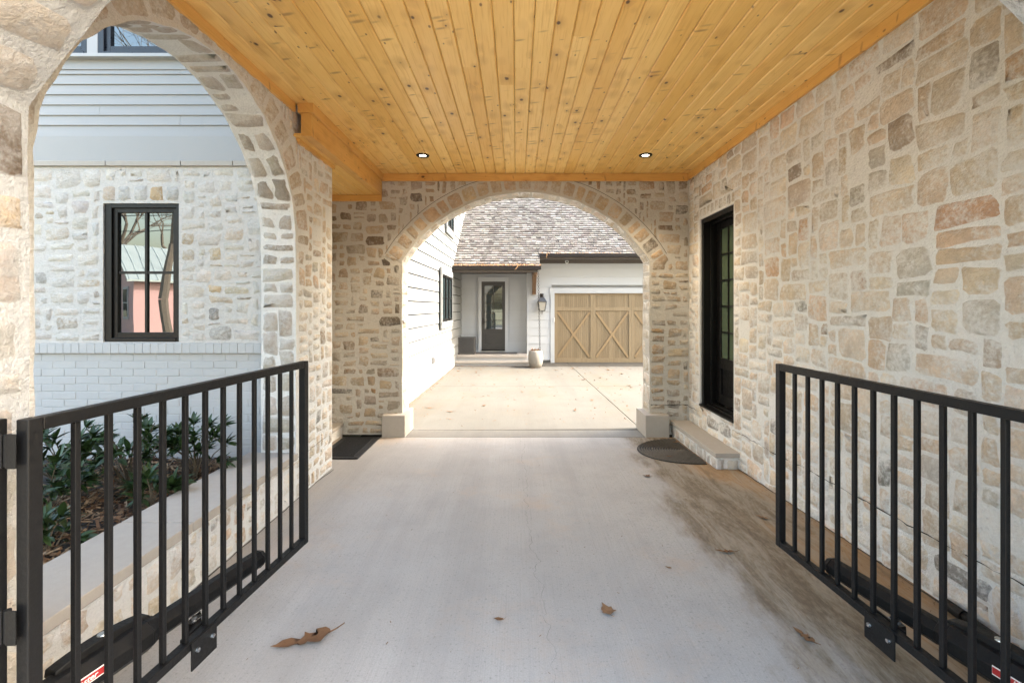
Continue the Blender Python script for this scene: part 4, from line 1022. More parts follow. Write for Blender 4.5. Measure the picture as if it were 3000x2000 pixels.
# porch door
DX0, DX1, DZa, DZb = -1.042, -0.337, 0.349, 2.373
tr = MB(); tr.box(-1.134, DX0-0.001, PY-0.035, PY, 0.262, DZb); tr.box(DX1+0.001, -0.245, PY-0.035, PY, 0.262, DZb); tr.box(-1.152, -0.227, PY-0.042, PY, DZb+0.001, 2.51)
pd = obj('porch_door', tr, MAT['white_paint'], gb)
gx0, gx1, gz0, gz1 = -0.951, -0.423, 0.957, 2.25
lf = MB(); yD = PY-0.020
lf.box(DX0, gx0, yD, yD+0.04, DZa, DZb); lf.box(gx1, DX1, yD, yD+0.04, DZa, DZb); lf.box(gx0, gx1, yD, yD+0.04, gz1, DZb); lf.box(gx0, gx1, yD, yD+0.04, 0.84, gz0); lf.box(gx0, gx1, yD, yD+0.04, DZa, 0.49)
obj('door_leaf', lf, MAT['grey_door'], pd); m = MB(); m.box(gx0+0.0, gx1, yD+0.016, yD+0.03, 0.49, 0.84); m.box(gx0+0.03, gx1-0.03, yD+0.006, yD+0.0155, 0.52, 0.81); obj('door_panel', m, MAT['grey_door'], pd)
for i in range(2):
    for j in range(5):
        p = MB(); p.box(gx0+(gx1-gx0)*i/2, gx0+(gx1-gx0)*(i+1)/2, yD+0.016, yD+0.024, gz0+(gz1-gz0)*j/5, gz0+(gz1-gz0)*(j+1)/5); obj('pane', p, MAT['glass_far'], pd)
mu = MB(); mu.box(-0.695, -0.679, yD+0.003, yD+0.0155, gz0, gz1)
for j in range(1, 5): mu.box(gx0, gx1, yD+0.005, yD+0.0155, gz0+(gz1-gz0)*j/5-0.007, gz0+(gz1-gz0)*j/5+0.007)
obj('muntin', mu, MAT['grey_door'], pd)
m = MB(); m.box(-1.012, -0.978, yD-0.01, yD, 1.09, 1.28); m.bar((-0.995, yD-0.045, 1.16), (-0.90, yD-0.045, 1.16), 0.016, 0.018); m.cyl((-0.995, yD-0.045, 1.16), (-0.995, yD, 1.16), 0.01); obj('handle', m, MAT['bronze'], pd)
m = MB(); m.box(DX0, DX1, PY-0.06, PY, 0.312, 0.348); obj('threshold', m, MAT['black_frame'], pd)
# garage door
GX0, GX1 = 1.106, 5.58; GD = GY+0.045
tr = MB(); tr.box(0.99, GX0-0.002, GY-0.03, GY+0.03, 0.0, 2.01); tr.box(0.965, GX1+0.12, GY-0.036, GY+0.03, 2.011, 2.165); tr.box(GX1+0.002, GX1+0.115, GY-0.03, GY+0.03, 0, 2.01)
gd = obj('garage_door', tr, MAT['white_paint'], gb)
fr = MB(); mod = (GX1-GX0)/4
for i in range(4):
    a = GX0+i*mod; b = a+mod
    fr.box(a, a+0.075, GD-0.03, GD, 0.005, 2.006); fr.box(b-0.075, b-0.002, GD-0.03, GD, 0.005, 2.006)
    fr.box(a+0.075, b-0.075, GD-0.03, GD, 1.958, 2.006); fr.box(a+0.075, b-0.075, GD-0.03, GD, 1.50, 1.61); fr.box(a+0.075, b-0.075, GD-0.03, GD, 0.005, 0.125)
obj('stile', fr, MAT['garage_wood'], gd, bevel=0.003)
rg = random.Random(18)
for i in range(4):
    a = GX0+i*mod+0.075; b = GX0+(i+1)*mod-0.075; n = 17; wv = (b-a)/n
    for (z0, z1) in ((0.125, 1.50), (1.61, 1.958)):
        for q in range(n):
            if i < 2:
                m = MB(); m.box(a+q*wv+0.002, a+(q+1)*wv-0.002, GD-0.008, GD+0.004, z0, z1); obj('board', m, MAT['garage_wood'], gd)
        if i >= 2:
            m = MB()
            for q in range(n): m.box(a+q*wv+0.002, a+(q+1)*wv-0.002, GD-0.008, GD+0.004, z0, z1)
            obj('board_panel', m, MAT['garage_wood'], gd)
    bk = MB(); bk.box(a, b, GD+0.005, GD+0.02, 0.1, 1.97); obj('backing', bk, MAT['gap'], gd)
    br = MB(); wbr = 0.062
    def brace(p, q, y):
        d = Vector((q[0]-p[0], 0, q[1]-p[1])).normalized(); s_ = Vector((-d.z, 0, d.x))*wbr/2
        P0, P1 = Vector((p[0], y, p[1])), Vector((q[0], y, q[1])); dy = Vector((0, 0.02, 0))
        br.add([P0-s_, P1-s_, P1+s_, P0+s_, P0-s_+dy, P1-s_+dy, P1+s_+dy, P0+s_+dy], [(0,1,2,3),(7,6,5,4),(0,4,5,1),(1,5,6,2),(2,6,7,3),(3,7,4,0)])
    brace((a+0.02, 0.16), (b-0.02, 1.465), GD-0.032); 
    brace((a+0.02, 1.465), (b-0.02, 0.16), GD-0.029)
    obj('brace', br, MAT['brace_wood'], gd)
# roof
SL = math.atan(0.775); RZ = lambda y: 2.716+0.775*(y-12.1)
rf = MB()
def slope_slab(x0, x1, y0, y1, t=0.06):
    rf.add([(x0,y0,RZ(y0)-0.02),(x1,y0,RZ(y0)-0.02),(x1,y1,RZ(y1)-0.02),(x0,y1,RZ(y1)-0.02),(x0,y0,RZ(y0)-0.02-t),(x1,y0,RZ(y0)-0.02-t),(x1,y1,RZ(y1)-0.02-t),(x0,y1,RZ(y1)-0.02-t)], [(0,1,2,3),(7,6,5,4),(0,4,5,1),(1,5,6,2),(2,6,7,3),(3,7,4,0)])
slope_slab(-1.69, 0.62, 12.08, 12.60); slope_slab(-1.69, 8.2, 12.601, 18.0)
roof = obj('roof', rf, MAT['brown_trim'], gb)
rsn = random.Random(19); EX = 0.125; cs, sn = math.cos(SL), math.sin(SL)
rest = MB(); rt = []; n_ind = 0
row = 0; s = 0.0
TON = [((0.115,0.109,0.102),5),((0.090,0.084,0.078),4),((0.145,0.139,0.131),4),((0.075,0.068,0.063),2.6),((0.055,0.049,0.046),0.8),((0.100,0.090,0.080),2)]
while s < 6.6:
    y0 = 12.06+s*cs; xs0 = AX(y0)-0.02; xe = 0.635 if y0 < 12.53 else 6.2
    x = xs0 + rsn.uniform(-0.1, 0)
    while x < xe-0.03:
        wd = rsn.uniform(0.075, 0.17); x1 = min(x+wd, xe)
        so_ = s + rsn.uniform(-0.008, 0.008); L = EX*1.5; t = rsn.uniform(0.018, 0.032)
        def pt(xx, ss_, h): return (xx, 12.06+ss_*cs-h*sn, RZ(12.06)+ss_*sn+h*cs)
        V = [pt(x+0.003, so_, 0.001), pt(x1-0.003, so_, 0.001), pt(x1-0.003, so_+L, -0.012), pt(x+0.003, so_+L, -0.012), pt(x+0.003, so_, t), pt(x1-0.003, so_, t), pt(x1-0.003, so_+L, -0.006), pt(x+0.003, so_+L, -0.006)]
        F = [(4,5,6,7),(0,1,5,4),(1,2,6,5),(3,0,4,7)]
        tn = pick(TON, rsn)+(1.0,)
        if n_ind < 298 and xs0 < (x+x1)/2 < 3.6:
            m = MB(); m.add(V, F); obj('shingle', m, MAT['shingle'], roof, attrs={'tone': [tn]*8}, fix=False); n_ind += 1
        else: rest.add(V, F); rt += [tn]*8
        x = x1
    s += EX; row += 1
o = obj('shingle_field', rest, MAT['shingle'], roof, attrs={'tone': rt}, fix=False); o['kind'] = 'stuff'
# gutters, fascias, soffit
m = MB(); m.box(-1.685, 0.652, 11.93, 12.06, 2.597, 2.685); m.box(-1.685, 0.655, 11.922, 11.94, 2.675, 2.695); obj('gutter', m, MAT['bronze'], gb, bevel=0.006)
m = MB(); m.box(-1.685, 0.56, 12.061, 12.14, 2.530, 2.68); m.box(-1.68, 0.56, 12.141, PY, 2.60, 2.625); obj('fascia', m, MAT['brown_trim'], gb)
m = MB(); m.prism([(12.07, 2.66), (12.60, 3.07), (12.60, 2.99), (12.14, 2.60), (12.07, 2.60)], lambda u, v, d: (0.60+0.025*d, u, v)); obj('rake_board', m, MAT['brown_trim'], gb)
m = MB(); m.prism([(12.14, 2.60), (12.60, 2.99), (PY, 2.99), (PY, 2.60)], lambda u, v, d: (0.56+0.038*d, u, v)); obj('rake_panel', m, MAT['white_paint'], gb)
m = MB(); m.box(0.64, 8.2, 12.43, 12.56, 2.985, 3.065); m.box(0.64, 8.2, 12.42, 12.44, 3.05, 3.075); obj('gutter', m, MAT['bronze'], gb, bevel=0.006)
m = MB(); m.box(0.626, 8.2, 12.561, 12.585, 2.95, 3.06); m.box(0.626, 8.2, 12.586, GY, 2.955, 2.985); m.box(0.60, 8.2, GY-0.05, GY+0.02, 2.87, 2.954); obj('fascia', m, MAT['brown_trim'], gb)
# bracket under the porch eave
m = MB(); m.box(0.455, 0.565, 13.03, GY-0.015, 1.97, 2.599); m.box(0.46, 0.56, 12.16, 13.03, 2.49, 2.598); m.bar((0.51, 13.08, 2.03), (0.51, 12.40, 2.50), 0.09, 0.09); obj('bracket', m, MAT['bracket_wood'], gb, bevel=0.004)
m = MB(); m.box(1.085, 1.108, GY-0.06, GY-0.031, 1.18, 1.31); obj('door_sensor', m, MAT['white_plastic'], gb)

# loose debris in the gutters: nobody could count it
rd = random.Random(23); mb = MB()
for (xa, xb, y, z, n) in ((-1.66, 0.64, 11.99, 2.70, 900), (0.66, 4.0, 12.49, 3.08, 500)):
    for _ in range(n):
        x = rd.uniform(xa, xb)
        if y > 12.2 and rd.random() > math.exp(-abs(x-0.95)*1.1)+0.25: continue
        zz_ = z+rd.uniform(-0.01, 0.035)*(1 if y < 12.2 else 0.6); L = rd.uniform(0.015, 0.06); a = rd.uniform(-0.9, 0.9); t = rd.uniform(0, PI); yy = y+rd.uniform(-0.05, 0.06)
        d = Vector((math.cos(t)*math.cos(a), math.sin(t)*math.cos(a), math.sin(a)))*L/2; w_ = Vector((0, 0, rd.uniform(0.002, 0.006))); c = Vector((x, yy, zz_))
        mb.add([c-d-w_, c+d-w_, c+d+w_, c-d+w_], [(0,1,2,3)])
tag(obj('gutter_litter', mb, MAT['straw'], fix=False), 'dry leaves and pine straw caught along the gutters', kind='stuff')
tg = MB()
for (p, q) in (((0.05,11.92,2.72),(0.0,11.86,2.60)), ((0.02,11.9,2.66),(0.10,11.88,2.70)), ((0.83,12.40,3.08),(0.82,12.38,2.93)), ((0.82,12.39,2.98),(0.85,12.38,3.05)), ((0.0,11.88,2.64),(-0.05,11.87,2.57))):
    tg.cyl(p, q, 0.006, 0.004, 5)
tag(obj('dead_twig', tg, MAT['straw']), 'pale dead twigs hanging over the porch gutter', 'twig')

# ------------------------------------------------------------------ courtyard things
# lantern
lx, ly = 0.735, 13.03
t = empty('wall_lantern', (lx, ly, 1.40), 'copper topped lantern hung between the rain chain and garage door', 'lantern')
def frustum(mb, c, a0, a1, z0, z1):
    V = [(c[0]+i*a0, c[1]+j*a0, z0) for (i, j) in ((-1,-1),(1,-1),(1,1),(-1,1))] + [(c[0]+i*a1, c[1]+j*a1, z1) for (i, j) in ((-1,-1),(1,-1),(1,1),(-1,1))]
    return mb.add(V, [(3,2,1,0),(4,5,6,7),(0,1,5,4),(1,2,6,5),(2,3,7,6),(3,0,4,7)])
m = MB(); frustum(m, (lx, ly), 0.075, 0.112, 1.515, 1.755); obj('glass', m, MAT['lantern_glass'], t)
m = MB()
for (i, j) in ((-1,-1),(1,-1),(1,1),(-1,1)): m.bar((lx+i*0.078, ly+j*0.078, 1.51), (lx+i*0.116, ly+j*0.116, 1.76), 0.012, 0.012)
m.box(lx-0.085, lx+0.085, ly-0.085, ly+0.085, 1.498, 1.514); frustum(m, (lx, ly), 0.13, 0.13, 1.756, 1.768); obj('cage', m, MAT['bronze'], t)
m = MB(); frustum(m, (lx, ly), 0.128, 0.062, 1.769, 1.885); obj('lantern_roof', m, MAT['copper'], t)
m = MB(); m.box(lx-0.066, lx+0.066, ly-0.066, ly+0.066, 1.886, 1.902); m.cyl((lx,ly,1.902),(lx,ly,1.945),0.035,0.022); m.lathe((lx,ly,1.945), [(0.012,0),(0.024,0.012),(0.018,0.032),(0.004,0.045)], 10)
m.cyl((lx, ly, 1.40), (lx, ly, 1.50), 0.006, 0.012); m.bar((lx, ly, 1.925), (lx, GY-0.02, 1.925), 0.02, 0.02); m.box(lx-0.05, lx+0.05, GY-0.035, GY-0.012, 1.82, 2.0); obj('finial', m, MAT['bronze'], t)
m = MB()
for dx in (-0.035, 0, 0.035): m.cyl((lx+dx, ly, 1.52), (lx+dx, ly, 1.66), 0.009, 0.008, 8)
obj('candle', m, MAT['white_plastic'], t)
# rain chain: alternating links
m = MB(); cx, cyy = 0.575, 12.02; z = 2.59; k = 0; z_end = 0.47
def torus(mb, c, Ra, Rb, r, plane, lean=0.0, n=10, q=5):
    V = []; F = []
    for i in range(n):
        a = 2*PI*i/n; px = Ra*math.cos(a); pz = Rb*math.sin(a); nx, nz = math.cos(a), math.sin(a)
        for j in range(q):
            b = 2*PI*j/q; rr = r*math.cos(b); h = r*math.sin(b)
            l_ = px+nx*rr; zc_ = pz+nz*rr
            V.append((c[0]+(l_ if plane == 0 else h), c[1]+(h if plane == 0 else l_), c[2]+zc_))
    for i in range(n):
        for j in range(q): F.append((i*q+j, ((i+1) % n)*q+j, ((i+1) % n)*q+(j+1) % q, i*q+(j+1) % q))
    mb.add(V, F)
while z > z_end:
    tt = (2.59-z)/2.1; torus(m, (cx+0.055*tt, cyy+0.10*tt, z-0.03), 0.021, 0.030, 0.0052, k % 2); z -= 0.046; k += 1
tag(obj('rain_chain', m, MAT['bronze'], smooth=True), 'dark link rain chain hanging from the porch gutter into the pot', 'chain')
# pot
px, py = 0.515, 12.15
m = MB(); m.lathe((px, py, 0.0), [(0.115,0.0),(0.150,0.015),(0.186,0.12),(0.200,0.24),(0.196,0.34),(0.178,0.425),(0.166,0.452),(0.158,0.455),(0.150,0.445),(0.148,0.40)], 36)
pot = tag(obj('pot', m, MAT['pot'], smooth=True), 'rounded pale cast stone pot below the rain chain', 'pot')
m = MB(); rp = random.Random(27)
for i in range(46):
    a = rp.uniform(0, 2*PI); r = rp.uniform(0, 0.12); el = rp.uniform(0.3, 1.3); b = Vector((px-0.03+r*math.cos(a), py+r*math.sin(a), 0.42+rp.uniform(0, 0.03))); L = rp.uniform(0.05, 0.11); d = Vector((math.cos(a)*math.cos(el), math.sin(a)*math.cos(el), math.sin(el)))*L; s_ = Vector((-math.sin(a), math.cos(a), 0.2))*0.016
    m.add([b, b+d*0.5+s_, b+d, b+d*0.5-s_], [(0,1,2,3)])
tag(obj('dried_plant', m, MAT['dry_leaf'], fix=False), 'shrivelled brown plant in the cast stone pot', 'plant')
# planter box with raised lattice
bx, by, s0 = -1.43, 13.22, 0.235
t = empty('planter_box', (bx, by, 0.262), 'square grey planter with diagonal lattice relief beside the entry door', 'planter')
m = MB(); m.box(bx-s0+0.01, bx+s0-0.01, by-s0+0.01, by+s0-0.01, 0.285, 0.735); obj('body', m, MAT['planter'], t)
m = MB()
for (i, j) in ((-1,-1),(1,-1),(1,1),(-1,1)): m.box(bx+i*(s0-0.02)-0.02, bx+i*(s0-0.02)+0.02, by+j*(s0-0.02)-0.02, by+j*(s0-0.02)+0.02, 0.262, 0.745)
m.box(bx-s0+0.04, bx+s0-0.04, by-s0, by-s0+0.03, 0.71, 0.745); m.box(bx-s0+0.04, bx+s0-0.04, by-s0, by-s0+0.03, 0.285, 0.32); m.box(bx+s0-0.03, bx+s0, by-s0+0.04, by+s0-0.04, 0.71, 0.745); m.box(bx+s0-0.03, bx+s0, by-s0+0.04, by+s0-0.04, 0.285, 0.32)
obj('frame', m, MAT['planter'], t, bevel=0.004)
m = MB(); yl = by-s0+0.004; cz = 0.515; hw = 0.185
def clipseg(p, d):
    ts = []
    for (c, dd, lo, hi) in ((p[0], d[0], bx-hw, bx+hw), (p[1], d[1], cz-hw, cz+hw)):
        a, b = (lo-c)/dd, (hi-c)/dd; ts.append((min(a, b), max(a, b)))
    a = max(ts[0][0], ts[1][0]); b = min(ts[0][1], ts[1][1]); return (a, b) if b-a > 0.03 else None
for k in range(-3, 4):
    for sgn in (1, -1):
        p = (bx+k*0.085, cz); d = (0.7071, 0.7071*sgn); r = clipseg(p, d)
        if r:
            st_ = 0
            a, b = r
            m.bar((p[0]+d[0]*a, yl+(0.001 if sgn > 0 else 0.0), p[1]+d[1]*a), (p[0]+d[0]*b, yl+(0.001 if sgn > 0 else 0), p[1]+d[1]*b), 0.014, 0.014, up=(0,1,0))
obj('lattice', m, MAT['planter'], t)
m = MB(); m.box(-1.18, 0.02, 13.08, 13.50, 0.263, 0.276); tag(obj('door_mat', m, MAT['planter'], bevel=0.004), 'thin grey mat on the porch before the entry door', 'mat')
# security camera
t = empty('security_camera', (1.45, 13.10, 2.87), 'small white dome camera under the garage eave', 'camera')
m = MB(); m.cyl((1.45, 13.14, 2.94), (1.45, 13.10, 2.94), 0.045, 0.045, 14); obj('mount', m, MAT['white_plastic'], t)
m = MB(); m.lathe((1.45, 13.07, 2.86), [(0.01,0),(0.04,0.012),(0.05,0.045),(0.04,0.08),(0.012,0.092)], 14); obj('dome', m, MAT['white_plastic'], t, smooth=True)
m = MB(); m.cyl((1.45, 13.03, 2.90), (1.45, 13.012, 2.895), 0.026, 0.022, 12); obj('lens', m, MAT['black_matte'], t)

# ------------------------------------------------------------------ mats under the arches
t = empty('door_mat', (-1.895, 5.19, 0), 'black ribbed rectangular rubber mat in the recess', 'mat')
m = MB(); m.box(-2.12, -1.668, 4.79, 5.59, 0.004, 0.012); obj('base', m, MAT['rubber'], t, bevel=0.003)
m = MB()
for (a, b, c, d) in ((-2.115, -1.673, 4.795, 4.83), (-2.115, -1.673, 5.55, 5.585), (-2.115, -2.085, 4.83, 5.55), (-1.703, -1.673, 4.83, 5.55), (-2.05, -1.73, 4.855, 4.865), (-2.05, -1.73, 5.515, 5.525), (-1.738, -1.73, 4.866, 5.514)): m.box(a, b, c, d, 0.0121, 0.017)
y = 4.88
while y < 5.51: m.box(-2.06, -1.745, y, y+0.008, 0.0121, 0.0155); y += 0.017
obj('rib', m, MAT['rubber'], t)
MAT['rubber_dust_lit'] = m_plain('lit_rubber_rib', (0.085, 0.070, 0.054), 0.85, 0, 0.8, 150, 0.5)  # dusty rib colour lightened to stand in for shading on the ribs
t = empty('half_round_mat', (1.9, 5.03, 0), 'dusty half round ribbed mat at the foot of the door step', 'mat')
RA, RB_ = 0.565, 0.47; fz = lambda x, y: floor_z(x, y)+0.003
def half(mb, f0, f1, z0, z1, n=34):
    V = []; F = []
    for i in range(n+1):
        a = PI/2 + PI*i/n; k = 1 + 0.0
        for f in (f0, f1):
            x = 1.915+RA*f*math.cos(a); y = 5.04+RB_*f*math.sin(a); zb = floor_z(x, y)
            V += [(x, y, zb+z0), (x, y, zb+z1)]
    for i in range(n):
        a = 4*i; F += [(a+1, a+3, a+7, a+5), (a+3, a+2, a+6, a+7), (a, a+1, a+5, a+4)]
    mb.add(V, F)
m = MB(); half(m, 0.001, 1.0, 0.002, 0.010); obj('base', m, MAT['rubber_grey'], t, fix=False)
f = 0.97; rk = random.Random(3)
while f > 0.1:
    m = MB(); n = max(14, int(70*f)); V = []; F = []
    for i in range(n+1):
        a = PI/2 + PI*i/n
        hgt = 0.009 + 0.006*(i % 2)
        for (ff, zz_) in ((f-0.030, 0.010), (f-0.015, 0.010+hgt), (f, 0.010)):
            x = 1.912+RA*ff*math.cos(a); y = 5.04+RB_*ff*math.sin(a); V.append((x, y, floor_z(x, y)+zz_))
        if i: q = 3*i; F += [(q-3, q-2, q+1, q), (q-2, q-1, q+2, q+1)]
    m.add(V, F); obj('rib', m, MAT['rubber_dust_lit'], t, fix=False); f -= 0.050

# ------------------------------------------------------------------ gates
def gate(hx, hy, fx, fy, zb, zt, npk, label, side):
    """hinge end (hx,hy), free end (fx,fy); side +1 when the passage lies towards +X of the gate"""
    t = empty('driveway_gate', (hx, hy, zb), label, 'gate', 'pair of black picket gates swung into the passage')
    d = Vector((fx-hx, fy-hy, 0)); L = d.length; d.normalize(); T = 0.036
    H = Vector((hx, hy, 0))
    def at(s, z): return Vector((hx, hy, 0))+d*s+Vector((0,0,z))
    m = MB(); m.bar(at(T/2, zb), at(T/2, zt), T, T, up=d); obj('post', m, MAT['black'], t, bevel=0.003)
    m = MB(); m.bar(at(L-T/2, zb), at(L-T/2, zt), T, T, up=d); obj('post', m, MAT['black'], t, bevel=0.003)
    m = MB(); m.bar(at(T+0.0005, zt-T/2), at(L-T-0.0005, zt-T/2), T-0.001, T-0.001); obj('rail', m, MAT['black'], t, bevel=0.003)
    m = MB(); m.bar(at(T+0.0005, zb+T/2), at(L-T-0.0005, zb+T/2), T-0.001, T-0.001); obj('rail', m, MAT['black'], t, bevel=0.003)
    first = None
    for i in range(npk):
        s = T+(L-2*T)*(i+1)/(npk+1)
        if first is None:
            m = MB(); m.bar(at(s, zb+T), at(s, zt-T), 0.0165, 0.0165, up=d); first = obj('picket', m, MAT['black'], t, bevel=0.002); s1 = s
        else:
            c = first.copy(); COL.objects.link(c); c.parent = t; c.location = first.location + d*(s-s1)
    return t, d, L, at
def operator(p_end, p_near, sd, gate_pt, label, gdir):
    """swing gate opener: octagonal arm from p_end back to the mount; sd +1 faces +X"""
    a = Vector(p_end); b = Vector(p_near); ax = (b-a).normalized(); ln = (b-a).length
    side = Vector((ax.y, -ax.x, 0)).normalized()
    if side.x*sd < 0: side = -side
    t = empty('gate_opener', (b.x, b.y, a.z-0.06), label, 'gate opener', 'swing gate openers bolted behind the gates')
    m = MB(); m.cyl(a+ax*0.03, a+ax*(ln*0.70), 0.044, 0.046, 8, rot=PI/8); obj('arm', m, MAT['black_matte'], t, bevel=0.002)
    m = MB(); m.cyl(a, a+ax*0.029, 0.034, 0.047, 8, rot=PI/8); obj('end_cap', m, MAT['black_matte'], t, bevel=0.003)
    m = MB(); m.cyl(a+ax*(ln*0.70)+Vector((0,0,0.004)), a+ax*(ln*0.76)+Vector((0,0,0.004)), 0.047, 0.061, 8, rot=PI/8); m.cyl(a+ax*(ln*0.76)+Vector((0,0,0.004)), a+ax*(ln+0.42)+Vector((0,0,0.004)), 0.061, 0.061, 8, rot=PI/8); obj('housing', m, MAT['black_matte'], t, bevel=0.003)
    # curved release cover on top, set to the wall side
    m = MB(); V = []; F = []; n = 12
    for i in range(n+1):
        q = i/n; c = a+ax*(ln*0.72+0.30*q)-side*0.028+Vector((0,0,0.052)); hgt = 0.034*math.sin(PI*min(1, q*0.8+0.05))**0.7
        for (w_, z_) in ((-0.030, -0.01), (-0.024, hgt), (0.024, hgt), (0.030, -0.01)): V.append(c+side*w_+Vector((0,0,z_)))
        if i: k = 4*i; F += [(k-4+j, k-4+(j+1) % 4, k+(j+1) % 4, k+j) for j in range(4)]
    F += [(0,1,2,3), (4*n+3, 4*n+2, 4*n+1, 4*n)]
    m.add(V, F); cov = obj('release_cover', m, MAT['black_matte'], t, bevel=0.004)
    c = a+ax*(ln*0.72+0.15)-side*0.026+Vector((0,0,0.084)); m = MB(); m.cyl(c, c+Vector((0,0,0.006)), 0.016, 0.014, 16); obj('lock', m, MAT['steel'], t, smooth=False, bevel=0.001)
    # printed plate on the face towards the drive
    nrm = (side*math.cos(PI/4*0.0)+Vector((0,0,0.0))).normalized()
    rd_ = -ax if sd > 0 else ax          # reading direction seen from the drive
    face = nrm; r_ap = 0.061*math.cos(PI/8)
    up_ = Vector((0,0,1)); c = a+ax*(ln*0.76+0.245)+face*(r_ap+0.0012)+Vector((0,0,0.020))
    PW, PH = 0.19, 0.031
    m = MB(); V = []
    for dd in (0, 0.0012):
        for (i, j) in ((-1,-1),(1,-1),(1,1),(-1,1)): V.append(c+rd_*i*PW/2+up_*j*PH/2+face*dd)
    m.add(V, [(3,2,1,0),(4,5,6,7),(0,1,5,4),(1,2,6,5),(2,3,7,6),(3,0,4,7)]); plate = obj('name_plate', m, MAT['white_print'], t)
    m = MB(); V = []
    for dd in (0.0014, 0.0020):
        for (i, j) in ((-1,-1),(1,-1),(1,1),(-1,1)): V.append(c+rd_*i*(PW/2-0.001)+up_*j*(PH/2-0.004)+face*dd)
    m.add(V, [(3,2,1,0),(4,5,6,7),(0,1,5,4),(1,2,6,5),(2,3,7,6),(3,0,4,7)]); obj('red_band', m, MAT['red_label'], plate)
    cu = bpy.data.curves.new('lettering', 'FONT'); cu.body = 'LiftMaster'; cu.size = 0.026; cu.shear = 0.25; cu.offset = 0.0003; cu.extrude = 0.0004; cu.resolution_u = 3
    cu.align_x = 'CENTER'; cu.align_y = 'CENTER'
    tmp = bpy.data.objects.new('lettering', cu); COL.objects.link(tmp); dg = bpy.context.evaluated_depsgraph_get()
    me = bpy.data.meshes.new_from_object(tmp.evaluated_get(dg)); bpy.data.objects.remove(tmp)
    me.materials.clear(); me.materials.append(MAT['white_print'])
    lo = bpy.data.objects.new('lettering', me); COL.objects.link(lo); lo.parent = plate
    lo.rotation_mode = 'QUATERNION'; lo.rotation_quaternion = Matrix((rd_, up_, face)).transposed().to_quaternion()
    lo.location = c+face*0.0028-wloc(plate)
    # bracket to the gate
    g = Vector(gate_pt); j = a+ax*(ln*0.50)
    m = MB(); gd_ = gdir; zc = a.z-0.052
    q = [g+gd_*0.055, g-gd_*0.055, Vector((j.x, j.y, 0))-side*(-0.02)-gd_*0.03, Vector((j.x, j.y, 0))-side*(-0.02)+gd_*0.03]
    q = [Vector((p.x, p.y, zc)) for p in q]
    m.add(q+[p+Vector((0,0,0.008)) for p in q], [(0,1,2,3),(7,6,5,4),(0,4,5,1),(1,5,6,2),(2,6,7,3),(3,7,4,0)]); obj('bracket', m, MAT['black'], t, bevel=0.001)
    cc = (q[2]+q[3])/2*0.7+(q[0]+q[1])/2*0.3; m = MB(); m.cyl(cc+Vector((0,0,0.0085)), cc+Vector((0,0,0.030)), 0.010, 0.010, 6); m.bar(cc+Vector((0,0,0.014))+gd_*0.035, cc+Vector((0,0,0.014))-gd_*0.02, 0.022, 0.004); obj('bolt', m, MAT['steel'], t)
    return t
def mount_plate(gt, at, s0, s1, zb, zt, d, sd):
    n = Vector((d.y, -d.x, 0)); 
    if n.x*sd < 0: n = -n
    m = MB()
    V = []
    for off in (0.0185, 0.0245):
        for (s, z) in ((s0, zb), (s1, zb), (s1, zt), (s0, zt)): V.append(at(s, z)+n*off)
    m.add(V, [(0,1,2,3),(7,6,5,4),(0,4,5,1),(1,5,6,2),(2,6,7,3),(3,7,4,0)]); obj('mount_plate', m, MAT['black'], gt, bevel=0.001)
    for (s, z) in ((s0+0.025, (zb+zt)/2+0.012), (s1-0.025, (zb+zt)/2+0.012)):
        b = MB(); b.cyl(at(s, z)+n*0.0247, at(s, z)+n*0.032, 0.009, 0.008, 6); obj('bolt', b, MAT['steel'], gt)
    m = MB()
    V = []
    for off in (-0.0185, -0.0245):
        for (s, z) in ((s0, zt-0.06), (s1, zt-0.06), (s1, zt+0.01), (s0, zt+0.01)): V.append(at(s, z)+n*off)
    m.add(V, [(0,1,2,3),(7,6,5,4),(0,4,5,1),(1,5,6,2),(2,6,7,3),(3,7,4,0)]); obj('mount_plate', m, MAT['black'], gt)
lg, ld_, lL, lat = gate(-1.293, 1.19, -1.166, 2.517, 0.306, 1.306, 12, 'black iron picket gate on the planting bed side', +1)
mount_plate(lg, lat, 0.525, 0.650, 0.232, 0.338, ld_, +1)
for z in (1.228, 0.772):
    m = MB(); m.cyl((-1.325, 1.185, z-0.042), (-1.325, 1.185, z+0.042), 0.0085, 0.0085, 12); m.box(-1.32, -1.293, 1.1745, 1.178, z-0.045, z+0.045); m.box(-1.352, -1.33, 1.1745, 1.178, z-0.045, z+0.045); obj('hinge', m, MAT['black'], lg, bevel=0.001)
m = MB(); m.box(-1.402, -1.352, 1.16, 1.21, 0.0, 1.306); tag(obj('hinge_post', m, MAT['black'], bevel=0.003), 'fixed black post carrying the gate hinges by the planting bed', 'post')
rg_, rd_2, rL, rat = gate(1.529, 1.08, 1.434, 2.49, 0.306, 1.294, 13, 'black iron picket gate in front of the long stone wall', -1)
mount_plate(rg_, rat, 0.68, 0.82, 0.232, 0.338, rd_2, -1)
m = MB(); m.box(1.565, 1.615, 1.05, 1.10, 0.03, 1.294); tag(obj('hinge_post', m, MAT['black'], bevel=0.003), 'fixed black post carrying the gate beside the long stone wall', 'post')
operator((-1.280, 2.285, 0.352), (-1.463, 1.554, 0.352), +1, lat(0.59, 0)-Vector((0.03, 0, 0)), 'black gate opener arm beside the planting ledge', ld_)
operator((1.520, 2.215, 0.352), (1.676, 1.544, 0.352), -1, rat(0.74, 0)+Vector((0.03, 0, 0)), 'black gate opener arm beside the long stone wall', rd_2)
